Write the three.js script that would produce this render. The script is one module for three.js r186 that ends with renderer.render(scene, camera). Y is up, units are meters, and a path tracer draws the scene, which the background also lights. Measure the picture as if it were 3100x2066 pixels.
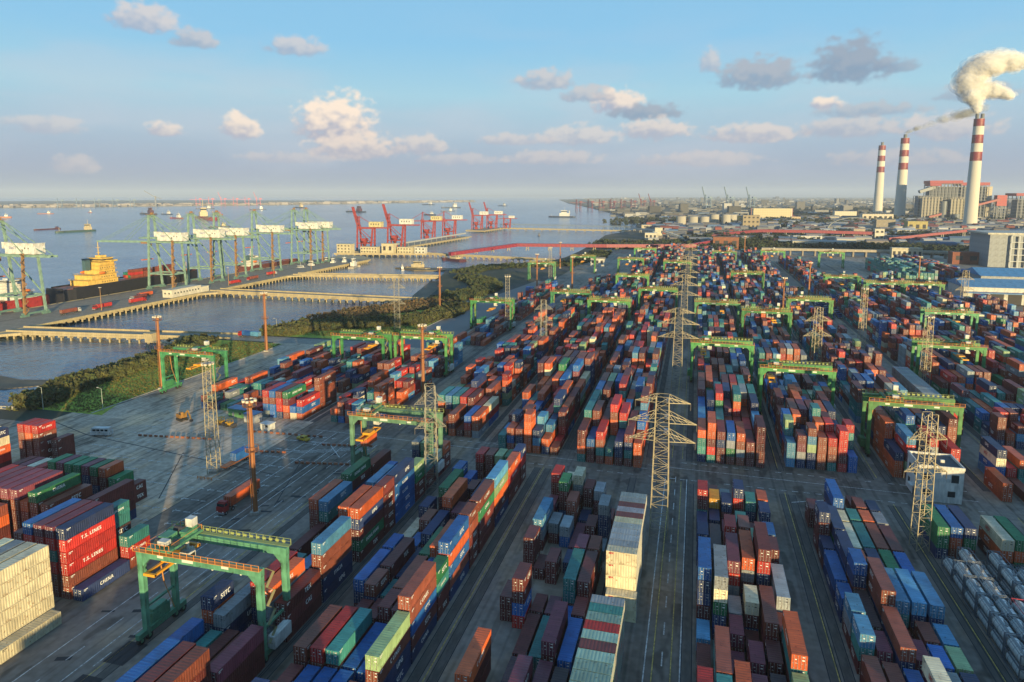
import * as THREE from 'three';
import { mergeGeometries } from 'three/addons/utils/BufferGeometryUtils.js';
import { FontLoader } from 'three/addons/loaders/FontLoader.js';
import { ImprovedNoise } from 'three/addons/math/ImprovedNoise.js';

// ---------------------------------------------------------------- camera, sky, sun, exposure
// World: x to the right of the container rows, -z along the rows (away from the viewer), y up, metres.
const scene = new THREE.Scene();
const CAM_H = 84, FOCAL = 2040, FULL_W = 3100, FULL_H = 2066, PX = 1550, PY = 865;
const fullH = 2 * (FULL_H - PY);
const camera = new THREE.PerspectiveCamera(2 * Math.atan(fullH / 2 / FOCAL) * 180 / Math.PI, FULL_W / fullH, 1, 60000);
camera.setViewOffset(FULL_W, fullH, 0, fullH - FULL_H, FULL_W, FULL_H);
camera.position.set(0, CAM_H, 0);
{
  const pitch = Math.atan2(PY - 590, FOCAL), yaw = Math.atan2((2112 - PX) / FOCAL, 1 / Math.cos(pitch));
  camera.rotation.order = 'YXZ'; camera.rotation.set(-pitch, yaw, 0);
}
camera.updateMatrixWorld(true); camera.updateProjectionMatrix();

const renderer = new THREE.WebGLRenderer({ antialias: true });
renderer.setSize(1024, 682);
renderer.toneMapping = THREE.LinearToneMapping;
renderer.toneMappingExposure = 2.0;
renderer.shadowMap.enabled = true;

const rad = d => d * Math.PI / 180;
const SUN_AZ = rad(37), SUN_EL = rad(6.2);
const sun = new THREE.DirectionalLight(new THREE.Color().setRGB(1, 0.77, 0.38), 5);
sun.position.set(Math.sin(SUN_AZ) * Math.cos(SUN_EL) * 800, Math.sin(SUN_EL) * 800, Math.cos(SUN_AZ) * Math.cos(SUN_EL) * 800 - 300);
sun.target.position.set(0, 0, -300); scene.add(sun); scene.add(sun.target);
sun.castShadow = true; sun.shadow.mapSize.set(4096, 4096); sun.shadow.radius = 1.5;
Object.assign(sun.shadow.camera, { left: -600, right: 600, top: 500, bottom: -500, near: 1, far: 2500 });

// seeded random numbers and noise
function rng(seed) { let a = seed >>> 0; return () => { a = (a + 0x6D2B79F5) | 0; let t = Math.imul(a ^ (a >>> 15), 1 | a); t = (t + Math.imul(t ^ (t >>> 7), 61 | t)) ^ t; return ((t ^ (t >>> 14)) >>> 0) / 4294967296; }; }
const NT = (() => { const r = rng(99), t = new Float32Array(65536); for (let i = 0; i < 65536; i++) t[i] = r(); return t; })();
function vnoise(x, y) { const xi = Math.floor(x), yi = Math.floor(y), fx = x - xi, fy = y - yi, sx = fx * fx * (3 - 2 * fx), sy = fy * fy * (3 - 2 * fy); const a = NT[(xi & 255) + ((yi & 255) << 8)], b = NT[((xi + 1) & 255) + ((yi & 255) << 8)], c = NT[(xi & 255) + (((yi + 1) & 255) << 8)], d = NT[((xi + 1) & 255) + (((yi + 1) & 255) << 8)]; return a + (b - a) * sx + (c - a) * sy + (a - b - c + d) * sx * sy; }
function fbm(x, y, o = 4) { let s = 0, a = 0.5, n = 0; for (let i = 0; i < o; i++) { s += a * vnoise(x + i * 17.3, y + i * 31.7); n += a; a *= 0.5; x *= 2.03; y *= 2.03; } return s / n; }
const smooth = (a, b, x) => { const t = Math.min(1, Math.max(0, (x - a) / (b - a))); return t * t * (3 - 2 * t); };
const lerp = (a, b, t) => a + (b - a) * t;
const s2l = c => { c /= 255; return c <= 0.04045 ? c / 12.92 : Math.pow((c + 0.055) / 1.055, 2.4); };

// the sky: a clear evening gradient with cumulus, as one equirectangular sheet of air and clouds
{
  const SKY = .565, W = 4096, Hh = 2048, data = new Float32Array(W * Hh * 4);
  const stops = [[-90, 60, 75, 90], [-1, 128, 140, 160], [0.3, 140, 153, 174], [2, 151, 164, 186], [5, 162, 186, 204], [8, 158, 200, 218], [12, 134, 190, 224], [20, 128, 182, 220], [40, 112, 162, 206], [90, 100, 146, 192]];
  // clouds: azimuth, elevation of base, half width, height (degrees), tone 0 grey .. 1 sunlit white, density
  const cl = [[-29.6, 4.2, 3.9, 4.0, 1, 1], [-28, 3.0, 4.5, 2.2, .85, .9], [-36.8, 4.4, 1.8, 2.0, 1, .9], [-42, 4.4, 1.6, 1, .9, .8], [-23, 3.4, 3.2, 1.6, .75, .7], [-9.8, 4.2, 4, 1.6, .7, .6],
    [10.6, 8.5, 3.4, 3.0, .12, 1], [4.5, 8.3, 4.2, 2.2, .2, .95], [.6, 9.7, 1.1, 1.9, .5, .7], [13.5, 8.8, 2, 1.0, .15, .8], [-6.6, 6.7, 2.6, 1.9, .85, .95], [-4.2, 6.2, 3.6, 1.2, .15, .95], [-12.4, 8.7, 3.2, 1.5, .45, .8], [-9, 7.6, 3.0, 1.3, .4, .8],
    [-43, 11.6, 2.8, 2.0, .55, .8], [-39.6, 10.8, 2, 1.4, .4, .8], [-32.4, 10.8, 3.0, 1.4, .5, .75], [-49.5, 4.3, 3.2, 1.2, .6, .5], [-47.9, 1.6, 1.8, 1.3, .75, .5],
    [9.1, 6.5, 1.6, .8, .95, .9], [-3.5, 4.6, 3.4, 1.7, .7, .8], [4, 4.2, 4.5, 1.5, .65, .75], [11, 4.4, 4.5, 1.5, .5, .7], [17, 4.0, 4, 1.8, .6, .7], [18.5, 6.5, 3, 1.2, .3, .7], [12, 5.8, 4.5, 1, .3, .7], [-15, 4.2, 4, .9, .6, .6], [-12, 2.6, 5, 1.1, .6, .6], [-20, 2.6, 5, .9, .6, .5], [0, 2.4, 6, 1.1, .55, .6], [-33, 2.6, 5, .8, .6, .5], [14, 2.2, 6, 1.2, .45, .6], [-56, 6, 4, 2, .6, .7]];
  const r = rng(5);                                                        // the same kind of clouds go on round the horizon and overhead
  for (let i = 0; i < 95; i++) { const az = 30 + r() * 265, el = 2 + Math.pow(r(), 1.6) * 34; cl.push([az > 180 ? az - 360 : az, el, 2 + r() * 4, .8 + r() * 2.4, .2 + .6 * r(), .5 + .5 * r()]); }
  const noiseP = new ImprovedNoise();
  const n3 = (x, y, o) => { let s = 0, a = .5; for (let i = 0; i < o; i++) { s += a * noiseP.noise(x, y, 3.1 * i + .7); a *= .52; x *= 2.1; y *= 2.1; } return s; };
  for (let j = 0; j < Hh; j++) {
    const el = (j + .5) / Hh * 180 - 90; let k = 0; while (k < stops.length - 2 && el > stops[k + 1][0]) k++;
    const a = stops[k], b = stops[k + 1], t = Math.min(1, Math.max(0, (el - a[0]) / (b[0] - a[0])));
    for (let i = 0; i < W; i++) {
      // u runs from atan2(z, x); azimuth here is measured from -z towards +x
      const ang = ((i + .5) / W - .5) * 360; let az = ang + 90; if (az > 180) az -= 360;
      let R0 = s2l(lerp(a[1], b[1], t)), G0 = s2l(lerp(a[2], b[2], t)), B0 = s2l(lerp(a[3], b[3], t));
      if (el > -1 && el < 42 && cl.length) {
        const veil = smooth(.42, .75, fbm(az * .09 + 40, el * .35 + 9, 4)) * smooth(0, 3, el) * smooth(16, 7, el) * .35;
        R0 = lerp(R0, s2l(190), veil); G0 = lerp(G0, s2l(196), veil); B0 = lerp(B0, s2l(208), veil);
        for (const c of cl) {
          const dx = (az - c[0]) / c[2], dy = (el - c[1]) / c[3];
          if (dx < -1.5 || dx > 1.5 || dy < -.7 || dy > 1.6) continue;
          const n = n3(az * 1.1 + c[0] * 7, el * 1.6 + c[0], 5);
          const body = 1 - dx * dx * 1.1 - (dy > .25 ? Math.pow((dy - .25) / .85, 2) : Math.pow((.25 - dy) / .42, 2)) + n * 1.15;
          const d = smooth(.05, .7, body) * c[5]; if (d <= 0) continue;
          // cloud colour: cream where the western light reaches it, lavender grey elsewhere
          const lit = c[4] * smooth(-.1, .75, dy + n * .9 + dx * .2);
          const tb = Math.min(1, c[4] * 1.7), cr = lerp(s2l(lerp(116, 164, tb)), s2l(250), lit), cg = lerp(s2l(lerp(144, 168, tb)), s2l(228), lit), cb = lerp(s2l(lerp(170, 186, tb)), s2l(206), lit), hz = smooth(7, 1, el) * .45;
          R0 = lerp(R0, lerp(cr, s2l(190), hz), d * .93); G0 = lerp(G0, lerp(cg, s2l(178), hz), d * .93); B0 = lerp(B0, lerp(cb, s2l(182), hz), d * .93);
        }
      }
      const q = (j * W + i) * 4; data[q] = R0 * SKY; data[q + 1] = G0 * SKY; data[q + 2] = B0 * SKY; data[q + 3] = 1;
    }
  }
  const tex = new THREE.DataTexture(data, W, Hh, THREE.RGBAFormat, THREE.FloatType);
  tex.mapping = THREE.EquirectangularReflectionMapping; tex.magFilter = THREE.LinearFilter; tex.minFilter = THREE.LinearFilter; tex.needsUpdate = true;
  scene.background = tex; scene.environment = tex;
}
scene.fog = new THREE.FogExp2(new THREE.Color().setRGB(.62, .72, .86), 0.00006);

// ---------------------------------------------------------------- helpers
const V = (x, y, z) => new THREE.Vector3(x, y, z);
const lin = (r, g, b) => new THREE.Color().setRGB(r, g, b);
const taken = {};
function numbered(n) { const k = taken[n] = (taken[n] ?? -1) + 1; return k ? n + '_' + String(k).padStart(3, '0') : n; }
function bx(w, h, d, x = 0, y = 0, z = 0) {                                 // a box with uv in metres
  const g = new THREE.BoxGeometry(w, h, d), uv = g.attributes.uv, s = [[d, h], [d, h], [w, d], [w, d], [w, h], [w, h]];
  for (let i = 0; i < 24; i++) { const f = s[i >> 2]; uv.setXY(i, uv.getX(i) * f[0], uv.getY(i) * f[1]); }
  return g.translate(x, y, z);
}
function bar(p, q, w, h = w) {                                             // a straight beam from p to q
  const d = q.clone().sub(p), L = d.length(); d.normalize();
  const up = Math.abs(d.y) > .98 ? V(1, 0, 0) : V(0, 1, 0), sx = up.clone().cross(d).normalize(), sy = d.clone().cross(sx);
  const g = bx(w, h, L); g.applyMatrix4(new THREE.Matrix4().makeBasis(sx, sy, d).setPosition(p.clone().add(q).multiplyScalar(.5))); return g;
}
function cyl(p, q, r0, r1 = r0, n = 10, open = false) {
  const d = q.clone().sub(p), L = d.length(); const g = new THREE.CylinderGeometry(r1, r0, L, n, 1, open);
  g.applyQuaternion(new THREE.Quaternion().setFromUnitVectors(V(0, 1, 0), d.normalize())); g.translate((p.x + q.x) / 2, (p.y + q.y) / 2, (p.z + q.z) / 2); return g;
}
function prism(pts, h, y = 0, bevel = 0) {                                 // a plan outline [[x,z]..] raised to height h
  const s = new THREE.Shape(); pts.forEach(([x, z], i) => i ? s.lineTo(x, -z) : s.moveTo(x, -z)); s.closePath();
  const g = new THREE.ExtrudeGeometry(s, { depth: h, bevelEnabled: bevel > 0, bevelSize: bevel, bevelThickness: bevel, bevelSegments: 1 });
  return g.rotateX(-Math.PI / 2).translate(0, y, 0);
}
function sheet(pts, y) { const s = new THREE.Shape(); pts.forEach(([x, z], i) => i ? s.lineTo(x, -z) : s.moveTo(x, -z)); s.closePath(); return new THREE.ShapeGeometry(s).rotateX(-Math.PI / 2).translate(0, y, 0); }
const noIdx = g => { const o = g.index ? g.toNonIndexed() : g; for (const k of Object.keys(o.attributes)) if (!['position', 'normal', 'uv'].includes(k)) o.deleteAttribute(k); o.morphAttributes = {}; return o; };
const merge = list => list.length === 1 ? list[0] : mergeGeometries(list.map(noIdx), false);
function obj(name, geoms, m, parent = scene) {
  const o = new THREE.Mesh(Array.isArray(geoms) ? merge(geoms) : geoms, m); o.name = parent === scene ? numbered(name) : name; o.castShadow = o.receiveShadow = true; parent.add(o); return o;
}
function tag(o, label, category, group, kind) { o.userData.label = label; if (category) o.userData.category = category; if (group) o.userData.group = group; if (kind) o.userData.kind = kind; return o; }
function thing(name, label, category, [x, y, z] = [0, 0, 0], turn = 0, group) {
  const o = new THREE.Group(); o.name = numbered(name); o.position.set(x, y, z); o.rotation.y = turn; scene.add(o); return tag(o, label, category, group);
}
function copy(o, [x, y, z], turn, label) { const c = o.clone(); c.name = numbered(o.name.replace(/_\d{3}$/, '')); c.userData = { ...o.userData }; c.position.set(x, y, z); c.rotation.y = turn; c.userData.label = label; scene.add(c); return c; }
function struct(name, geoms, m) { const o = obj(name, geoms, m); o.userData.kind = 'structure'; return o; }
function instanced(name, geom, m, mats, cols, parent) { const o = new THREE.InstancedMesh(geom, m, mats.length); mats.forEach((a, i) => o.setMatrixAt(i, a)); if (cols) cols.forEach((c, i) => o.setColorAt(i, c)); o.name = name; o.castShadow = o.receiveShadow = true; parent.add(o); return o; }
const M4 = (x, y, z, ry = 0, sx = 1, sy = sx, sz = sx) => new THREE.Matrix4().compose(V(x, y, z), new THREE.Quaternion().setFromEuler(new THREE.Euler(0, ry, 0)), V(sx, sy, sz));
const NUM = ['zero', 'one', 'two', 'three', 'four', 'five', 'six', 'seven', 'eight', 'nine', 'ten', 'eleven', 'twelve', 'thirteen', 'fourteen', 'fifteen', 'sixteen', 'seventeen', 'eighteen', 'nineteen', 'twenty'];
const ORD = ['first', 'second', 'third', 'fourth', 'fifth', 'sixth', 'seventh', 'eighth', 'ninth', 'tenth', 'eleventh', 'twelfth'];

// ---------------------------------------------------------------- textures and materials
function texture(w, h, fn, { srgb = true, repeat = [1, 1] } = {}) {
  const d = new Uint8Array(w * h * 4);
  for (let j = 0; j < h; j++) for (let i = 0; i < w; i++) { const c = fn(i, j), q = (j * w + i) * 4; d[q] = c[0]; d[q + 1] = c[1]; d[q + 2] = c[2]; d[q + 3] = 255; }
  const t = new THREE.DataTexture(d, w, h, THREE.RGBAFormat); t.wrapS = t.wrapT = THREE.RepeatWrapping; t.magFilter = THREE.LinearFilter; t.minFilter = THREE.LinearMipmapLinearFilter; t.generateMipmaps = true;
  if (srgb) t.colorSpace = THREE.SRGBColorSpace; t.repeat.set(...repeat); t.needsUpdate = true; return t;
}
const wrapFbm = (u, v, n, s, o) => { const a = fbm(u * n + s, v * n + s, o), b = fbm((u - 1) * n + s, v * n + s, o), c = fbm(u * n + s, (v - 1) * n + s, o), d = fbm((u - 1) * n + s, (v - 1) * n + s, o); return (a * (1 - u) + b * u) * (1 - v) + (c * (1 - u) + d * u) * v; };
// painted steel: faded patches, rain streaks, rust specks (uv in metres, one tile is 7 m)
const paintTex = [0, 1, 2, 3, 4].map(k => texture(256, 256, (i, j) => {
  const u = i / 256, v = j / 256, fade = wrapFbm(u, v, 4, 11 + k * 7, 3), streak = wrapFbm(u, v * .12, 26, 3 + k * 5, 2), rust = smooth(.63, .78, wrapFbm(u, v, 14, 50 + k * 9, 3)), b = 172 + 96 * fade + 56 * (streak - .5);
  return [lerp(b, 140, rust * .6), lerp(b, 104, rust * .6), lerp(b, 84, rust * .6)].map(x => Math.max(0, Math.min(255, x)));
}, { repeat: [1 / 7, 1 / 7] }));
const concreteTex = texture(256, 256, (i, j) => { const u = i / 256, v = j / 256, b = 212 + 56 * (wrapFbm(u, v, 5, 7, 4) - .5) + 70 * (wrapFbm(u, v * .3, 22, 33, 2) - .5); return [b, b * .985, b * .95].map(x => Math.min(255, x)); }, { repeat: [.1, .1] });
const mats = {};
function mat(r, g, b, rough = .6, metal = 0, extra = {}) { const k = [r, g, b, rough, metal, Object.keys(extra).join(), extra.map?.uuid].join(); return mats[k] ??= new THREE.MeshStandardMaterial({ color: lin(r, g, b), roughness: rough, metalness: metal, ...extra }); }
const painted = (r, g, b, k = 0, rough = .55) => mat(r, g, b, rough, 0, { map: paintTex[k % 5] });
const concrete = (r, g, b) => mat(r, g, b, .92, 0, { map: concreteTex });

// ---------------------------------------------------------------- setting: water, land, yard, roads
const WATER_Y = -5;
{
  const bumpTex = texture(512, 512, (i, j) => { const u = i / 512, v = j / 512, a = wrapFbm(u, v * 1.0, 14, 3, 4), b = wrapFbm(u, v, 46, 19, 3); const h = 255 * (a * .6 + b * .4); return [h, h, h]; }, { srgb: false, repeat: [1 / 70, 1 / 55] });
  const tint = texture(256, 256, (i, j) => { const u = i / 256, v = j / 256, a = wrapFbm(u, v, 5, 21, 4); const w = wrapFbm(u, v * .5, 30, 61, 3); return [95 + 110 * a + 70 * (w - .5), 122 + 90 * a + 64 * (w - .5), 145 + 70 * a + 56 * (w - .5)]; }, { repeat: [1 / 900, 1 / 500] });
  const g = new THREE.PlaneGeometry(40000, 40000).rotateX(-Math.PI / 2).translate(-8000, WATER_Y, -8000), uv = g.attributes.uv; for (let i = 0; i < uv.count; i++) uv.setXY(i, uv.getX(i) * 40000, uv.getY(i) * 40000);
  struct('water', g, new THREE.MeshPhysicalMaterial({ color: lin(.40, .50, .58), roughness: .14, ior: 1.33, bumpMap: bumpTex, bumpScale: 1.3, map: tint }));
}
// shoreline of the terminal, from the near left round to the far river bank
const SHORE = [[-700, -150], [-330, -186], [-256, -197], [-265, -228], [-268, -256], [-268, -284], [-277, -326], [-262, -346], [-250, -361], [-246, -417], [-238, -448], [-212, -512], [-222, -560], [-252, -642], [-268, -700], [-262, -738], [-225, -770], [-185, -800], [-170, -900], [-168, -1000], [-173, -1188], [-184, -1420], [-150, -1600], [-140, -1757], [-165, -1950], [-120, -2300], [-260, -2700], [-420, -3400], [-700, -4600], [-1300, -7000], [-2400, -12000]];
{
  const land = [...SHORE, [-2400, -24000], [22000, -24000], [22000, 3000], [-700, 3000]];
  const dirt = texture(512, 512, (i, j) => { const u = i / 512, v = j / 512, a = wrapFbm(u, v, 6, 5, 5), b = wrapFbm(u, v, 40, 15, 3), g = smooth(.45, .6, wrapFbm(u, v, 9, 77, 4)); const k = .75 + .5 * b; return [lerp(62 + 50 * a, 42, g) * k, lerp(64 + 46 * a, 62, g) * k, lerp(62 + 40 * a, 42, g) * k]; }, { repeat: [1 / 420, 1 / 420] });
  struct('terrain', prism(land, 6, -6.02), mat(.62, .62, .62, .97, 0, { map: dirt }));
  // tidal mud along the bank
  const mudTex = texture(256, 256, (i, j) => { const u = i / 256, v = j / 256, a = wrapFbm(u, v, 8, 9, 5); return [70 + 60 * a, 64 + 52 * a, 52 + 40 * a]; }, { repeat: [1 / 60, 1 / 60] });
  const mud = mat(.8, .8, .8, .75, 0, { map: mudTex });
  const mudO = struct('mud_bank', [prism([[-254, -346], [-268, -372], [-262, -405], [-256, -440], [-247, -470], [-214, -514], [-200, -500], [-225, -440], [-230, -360]], 1.2, -5.9, .3), prism([[-212, -512], [-240, -545], [-262, -640], [-250, -645], [-215, -550]], 1.3, -5.95, .3), prism([[-318, -232], [-306, -228], [-292, -240], [-290, -252], [-300, -246], [-312, -243], [-330, -246], [-335, -240]], 1.0, -5.8, .2), prism([[-300, -252], [-288, -258], [-286, -262], [-302, -256]], 1.0, -5.85, .2), prism([[-350, -746], [-318, -728], [-280, -735], [-258, -760], [-300, -756]], 2.2, -5.8, .3)], mud);
}
// yard paving: asphalt with stains, patches, tyre-polished lanes
function asphaltTex(seed, spanX, spanZ, warm) {
  return texture(1024, 1024, (i, j) => {
    const u = i / 1024, v = j / 1024, x = u * spanX, z = v * spanZ;
    const a = fbm(x * .06 + seed, z * .03 + seed, 4), f = fbm(x * .9 + seed, z * .9, 2), patch = smooth(.6, .64, vnoise(Math.floor(x / 9) * 3.7 + seed, Math.floor(z / 14) * 5.1)), oil = smooth(.63, .74, fbm(x * .35 + 60, z * .12 + seed, 3)), tyre = smooth(.56, .75, fbm(x * 1.3 + 9, z * .015 + seed, 2)), dust = smooth(.5, .72, fbm(x * .1 + 200, z * .05 + seed, 4));
    let b = 118 + 60 * (a - .5) + 34 * (f - .5) - 18 * patch * (vnoise(Math.floor(x / 9) + 7, Math.floor(z / 14)) - .1) - 30 * oil - 22 * tyre;
    return [b + 24 * dust * warm + 6, b + 15 * dust * warm + 3, b + 4 * dust * warm - 3].map(q => Math.max(10, Math.min(255, q)));
  });
}
function paving(name, x0, x1, z0, z1, y, seed, warm, tint = [1, 1, 1]) {
  const g = new THREE.PlaneGeometry(x1 - x0, z1 - z0).rotateX(-Math.PI / 2).translate((x0 + x1) / 2, y, (z0 + z1) / 2);
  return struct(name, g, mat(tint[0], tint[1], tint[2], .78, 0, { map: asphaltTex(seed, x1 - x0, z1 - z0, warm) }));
}
const yardNear = paving('yard_paving', -135, 100, -225, -40, .004, 3, 1, [.84, .77, .72]);
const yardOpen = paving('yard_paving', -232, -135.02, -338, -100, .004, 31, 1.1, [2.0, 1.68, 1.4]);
const yardFar = paving('yard_paving', -134.98, 330, -1080, -225.02, .004, 57, .9, [1.1, 1.0, .92]);
const yardEast = paving('yard_paving', 100.02, 330, -225, -40, .004, 91, 1.2);
const yardBack = paving('yard_paving', -232, 330, -39.98, 260, .004, 71, 1);
const yardWest = paving('yard_paving', -330, -232.02, -186, -40, .006, 13, 1.1);
struct('yard_paving', sheet([[-232.02, -186], [-232.02, -100], [-135.02, -100], [-135.02, -40], [-232.02, -40]], .004), mat(.16, .155, .15, .8));
const yardMid = struct('yard_paving', sheet([[-165, -338.02], [-135, -338.02], [-135, -640], [-150, -640], [-165, -500]], .008), mat(.16, .155, .15, .8));

// grass verge between the yard and the river, with the access road across it
{
  const gt = texture(512, 512, (i, j) => { const u = i / 512, v = j / 512, a = wrapFbm(u, v, 7, 13, 5), b = wrapFbm(u, v, 60, 41, 2), d = smooth(.55, .75, wrapFbm(u, v, 5, 71, 4)); const k = .7 + .6 * b; return [lerp(112 + 46 * a, 146, d) * k, lerp(126 + 46 * a, 132, d) * k, lerp(34 + 20 * a, 62, d) * k]; }, { repeat: [1 / 60, 1 / 60] });
  const grass = mat(1, 1, 1, .95, 0, { map: gt });
  struct('grass_verge', [sheet([[-255.5, -199], [-218, -199.5], [-224, -214], [-224, -327], [-275, -327], [-266, -285], [-266, -255], [-263, -228]], .012), sheet([[-252, -345], [-165, -349], [-165, -486], [-205, -488], [-236, -448], [-245, -417], [-249, -362]], .012)], grass);
  struct('access_road', [sheet([[-280, -329], [-224, -330], [-165, -333], [-165, -347], [-224, -343], [-262, -344]], .02), sheet([[-207, -491], [-140, -489], [-140, -500], [-207, -503]], .02)], concrete(.34, .33, .31));
  // pavement strip with concrete kerb round the open yard
  const k = []; for (let z = -200; z > -326; z -= 6) k.push(bx(.5, .22, 5.8, -223.6, .11, z - 3)); for (let z = -352; z > -480; z -= 6) k.push(bx(.5, .22, 5.8, -164.6, .11, z - 3));
  struct('kerb', k, concrete(.52, .5, .46));
  // low balustrade wall on the bank at the left edge
  const rail = []; for (let x = -258; x > -330; x -= 2.4) rail.push(bx(.35, 1, .35, x, .5, -196 + (x + 258) * -.142)); rail.push(bar(V(-257, 1.05, -196.2), V(-330, 1.05, -185.8), .45, .25), bar(V(-257, .12, -196.2), V(-330, .12, -185.8), .5, .24));
  tag(obj('balustrade', rail, concrete(.5, .49, .46)), 'low concrete balustrade along the river bank beside the clipped hedge', 'balustrade');
}
// painted lines, rubber-tyred runways and parking marks: thin sheets just above the paving
{
  const line = (x0, z0, x1, z1, w, y = .012) => { const d = Math.hypot(x1 - x0, z1 - z0), nx = -(z1 - z0) / d * w / 2, nz = (x1 - x0) / d * w / 2; return sheet([[x0 + nx, z0 + nz], [x1 + nx, z1 + nz], [x1 - nx, z1 - nz], [x0 - nx, z0 - nz]], y); };
  const wornTex = texture(256, 256, (i, j) => { const b = 205 + 170 * (fbm(i * .09, j * .09, 3) - .42); return [b, b, b].map(q => Math.max(110, Math.min(255, q))); }, { repeat: [.12, .12] });
  const white = [], yellow = [], runway = [], dark = [], r = rng(7);
  // runways on both sides of each block (concrete strips that the gantry wheels roll on)
  const strips = [[-98.2, -72, -40, -195], [-70.6, -44.9, -40, -195], [-41.6, -15.6, -40, -195], [1, 26.2, -40, -195], [28.6, 54, -40, -195], [55.2, 80.4, -40, -195], [-93.8, -68.8, -212, -640], [-64.6, -39.4, -212, -1000], [-37.2, -12, -212, -1000], [.4, 25.6, -212, -1000], [27.6, 52.6, -212, -1000], [57.6, 82.8, -212, -1000], [98, 123, -225, -900], [127, 152.4, -225, -900], [-163.6, -138.4, -214, -332], [-135.6, -110.4, -214, -560]];
  for (const [a, b, z0, z1] of strips) for (const x of [a, b]) { runway.push(line(x, z0, x, z1, 1.5, .016)); dark.push(line(x - .9, z0, x - .9, z1, .22, .02), line(x + .9, z0, x + .9, z1, .22, .02)); }
  for (const x of [-4.9, -1.7, -100.6, 26.9, 54.7, -43.2, 84, 96]) yellow.push(line(x, -40, x, -196, .2, .02), line(x, -214, x, -1000, .22, .02));
  for (const x of [-6.3, -.1, -112, -104]) white.push(line(x, -40, x, -198, .22, .022));
  for (let z = -60; z > -200; z -= 9) for (const x of [-3.3, -108, -101.8]) white.push(line(x, z, x, z - 4, .24, .022));
  for (let x = -95; x < 78; x += 3.1) for (const z of [-197.5, -210.5]) if (r() > .3) white.push(line(x, z, x + 1.7, z, .28, .022));
  white.push(line(-130, -207, -12, -203, .25, .022), line(3, -189, 9.5, -190, .3, .022), line(28, -190, 42, -196, .3, .022), line(-12, -206, 78, -204, .22, .022));
  // parking grid of the open area
  for (let x = -196; x < -118; x += 3.3) for (let z = -128; z > -204; z -= 6.6) { if (x < -150 && z > -146) continue; if (r() < .18) continue; const jx = r() * .5, L = .9 + r() * .9; white.push(line(x + jx, z, x + jx + L * 1.5, z - .25, .3, .022)); if (r() > .4) white.push(line(x + jx + .6, z - .8, x + jx + .6, z + .7, .26, .022)); }
  for (const x of [-121, -114.5, -126.5]) white.push(line(x, -118, x, -206, .24, .022));
  for (let k = 0; k < 9; k++) white.push(line(-168 + k * 5, -192 - k * .5, -158 + k * 5, -192.5 - k * .5, .2, .022), line(-128 + k * 2.2, -186 - k, -120 + k * 2.2, -186.5 - k, .22, .022));
  white.push(line(-118, -196, -108.5, -186, .35, .022), line(-118, -196, -128, -195, .25, .022));
  for (let z = -216; z > -330; z -= 12) white.push(line(-200, z, -168, z - 1, .2, .022));
  dark.push(line(-205, -181, -120, -168.5, .4, .02), line(-232, -190, -205, -181, .4, .02), line(-160, -176, -142, -146, .3, .02), line(-118, -178, -108, -150, .3, .02));
  for (let i = 0; i < 26; i++) { const x = -117 + r() * 15, z = -60 - r() * 130; dark.push(line(x, z, x + 1.4 + r() * 2, z - .5 - r(), .5 + r() * .6, .018)); }
  for (const [x, z, w, d] of [[-99.5, -78, 4.6, 7], [-99, -88.5, 4.4, 6]]) dark.push(sheet([[x - w / 2, z], [x + w / 2, z], [x + w / 2, z - d], [x - w / 2, z - d]], .02));
  const wm = mat(.62, .62, .6, .7, 0, { map: wornTex }), ym = mat(.55, .42, .1, .7, 0, { map: wornTex });
  obj('white_marking', white, wm, yardNear).userData.kind = 'stuff'; obj('yellow_marking', yellow, ym, yardNear).userData.kind = 'stuff';
  obj('runway_strip', runway, concrete(.135, .13, .125), yardNear).userData.kind = 'stuff'; obj('drain_and_seam', dark, mat(.028, .03, .034, .9), yardNear).userData.kind = 'stuff';
}

// ---------------------------------------------------------------- containers
const font = await new FontLoader().loadAsync('fonts/droid/droid_sans_bold.typeface.json');
const textCache = {};
function textGeom(t, size) {                                               // flat lettering, centred, facing +z
  const k = t + size; if (textCache[k]) return textCache[k];
  const g = new THREE.ShapeGeometry(font.generateShapes(t, size), 2); g.computeBoundingBox(); const b = g.boundingBox; g.translate(-(b.min.x + b.max.x) / 2, -(b.min.y + b.max.y) / 2, 0); return textCache[k] = g;
}
const CW = 2.44, CH = 2.59, L20 = 6.06, L40 = 12.19;
// [name, linear colour]
const PAL = { m: ['maroon', [.150, .030, .026]], c: ['brown', [.235, .062, .036]], r: ['red', [.46, .026, .020]], o: ['orange', [.56, .105, .028]], b: ['blue', [.020, .120, .38]], n: ['navy blue', [.022, .040, .120]], l: ['light blue', [.085, .270, .45]], t: ['teal', [.040, .215, .200]], g: ['green', [.030, .190, .075]], y: ['pale green', [.245, .36, .175]], w: ['cream white', [.68, .60, .41]], e: ['grey', [.26, .29, .31]], k: ['dark brown', [.060, .030, .032]], p: ['plum', [.185, .040, .062]], a: ['amber yellow', [.62, .30, .02]], s: ['sage green', [.23, .37, .31]] };
const cmats = {};
function cmat(key, v) { const k = key + v; if (cmats[k]) return cmats[k]; const c = PAL[key][1], f = [1, .82, 1.18, .9, 1.06][v % 5]; return cmats[k] = new THREE.MeshStandardMaterial({ color: lin(Math.min(.9, c[0] * f * 1.08), Math.min(.9, c[1] * f * 1.08), Math.min(.9, c[2] * f * 1.08)), roughness: .48 + .05 * v, metalness: 0, map: paintTex[v % 5] }); }
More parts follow.
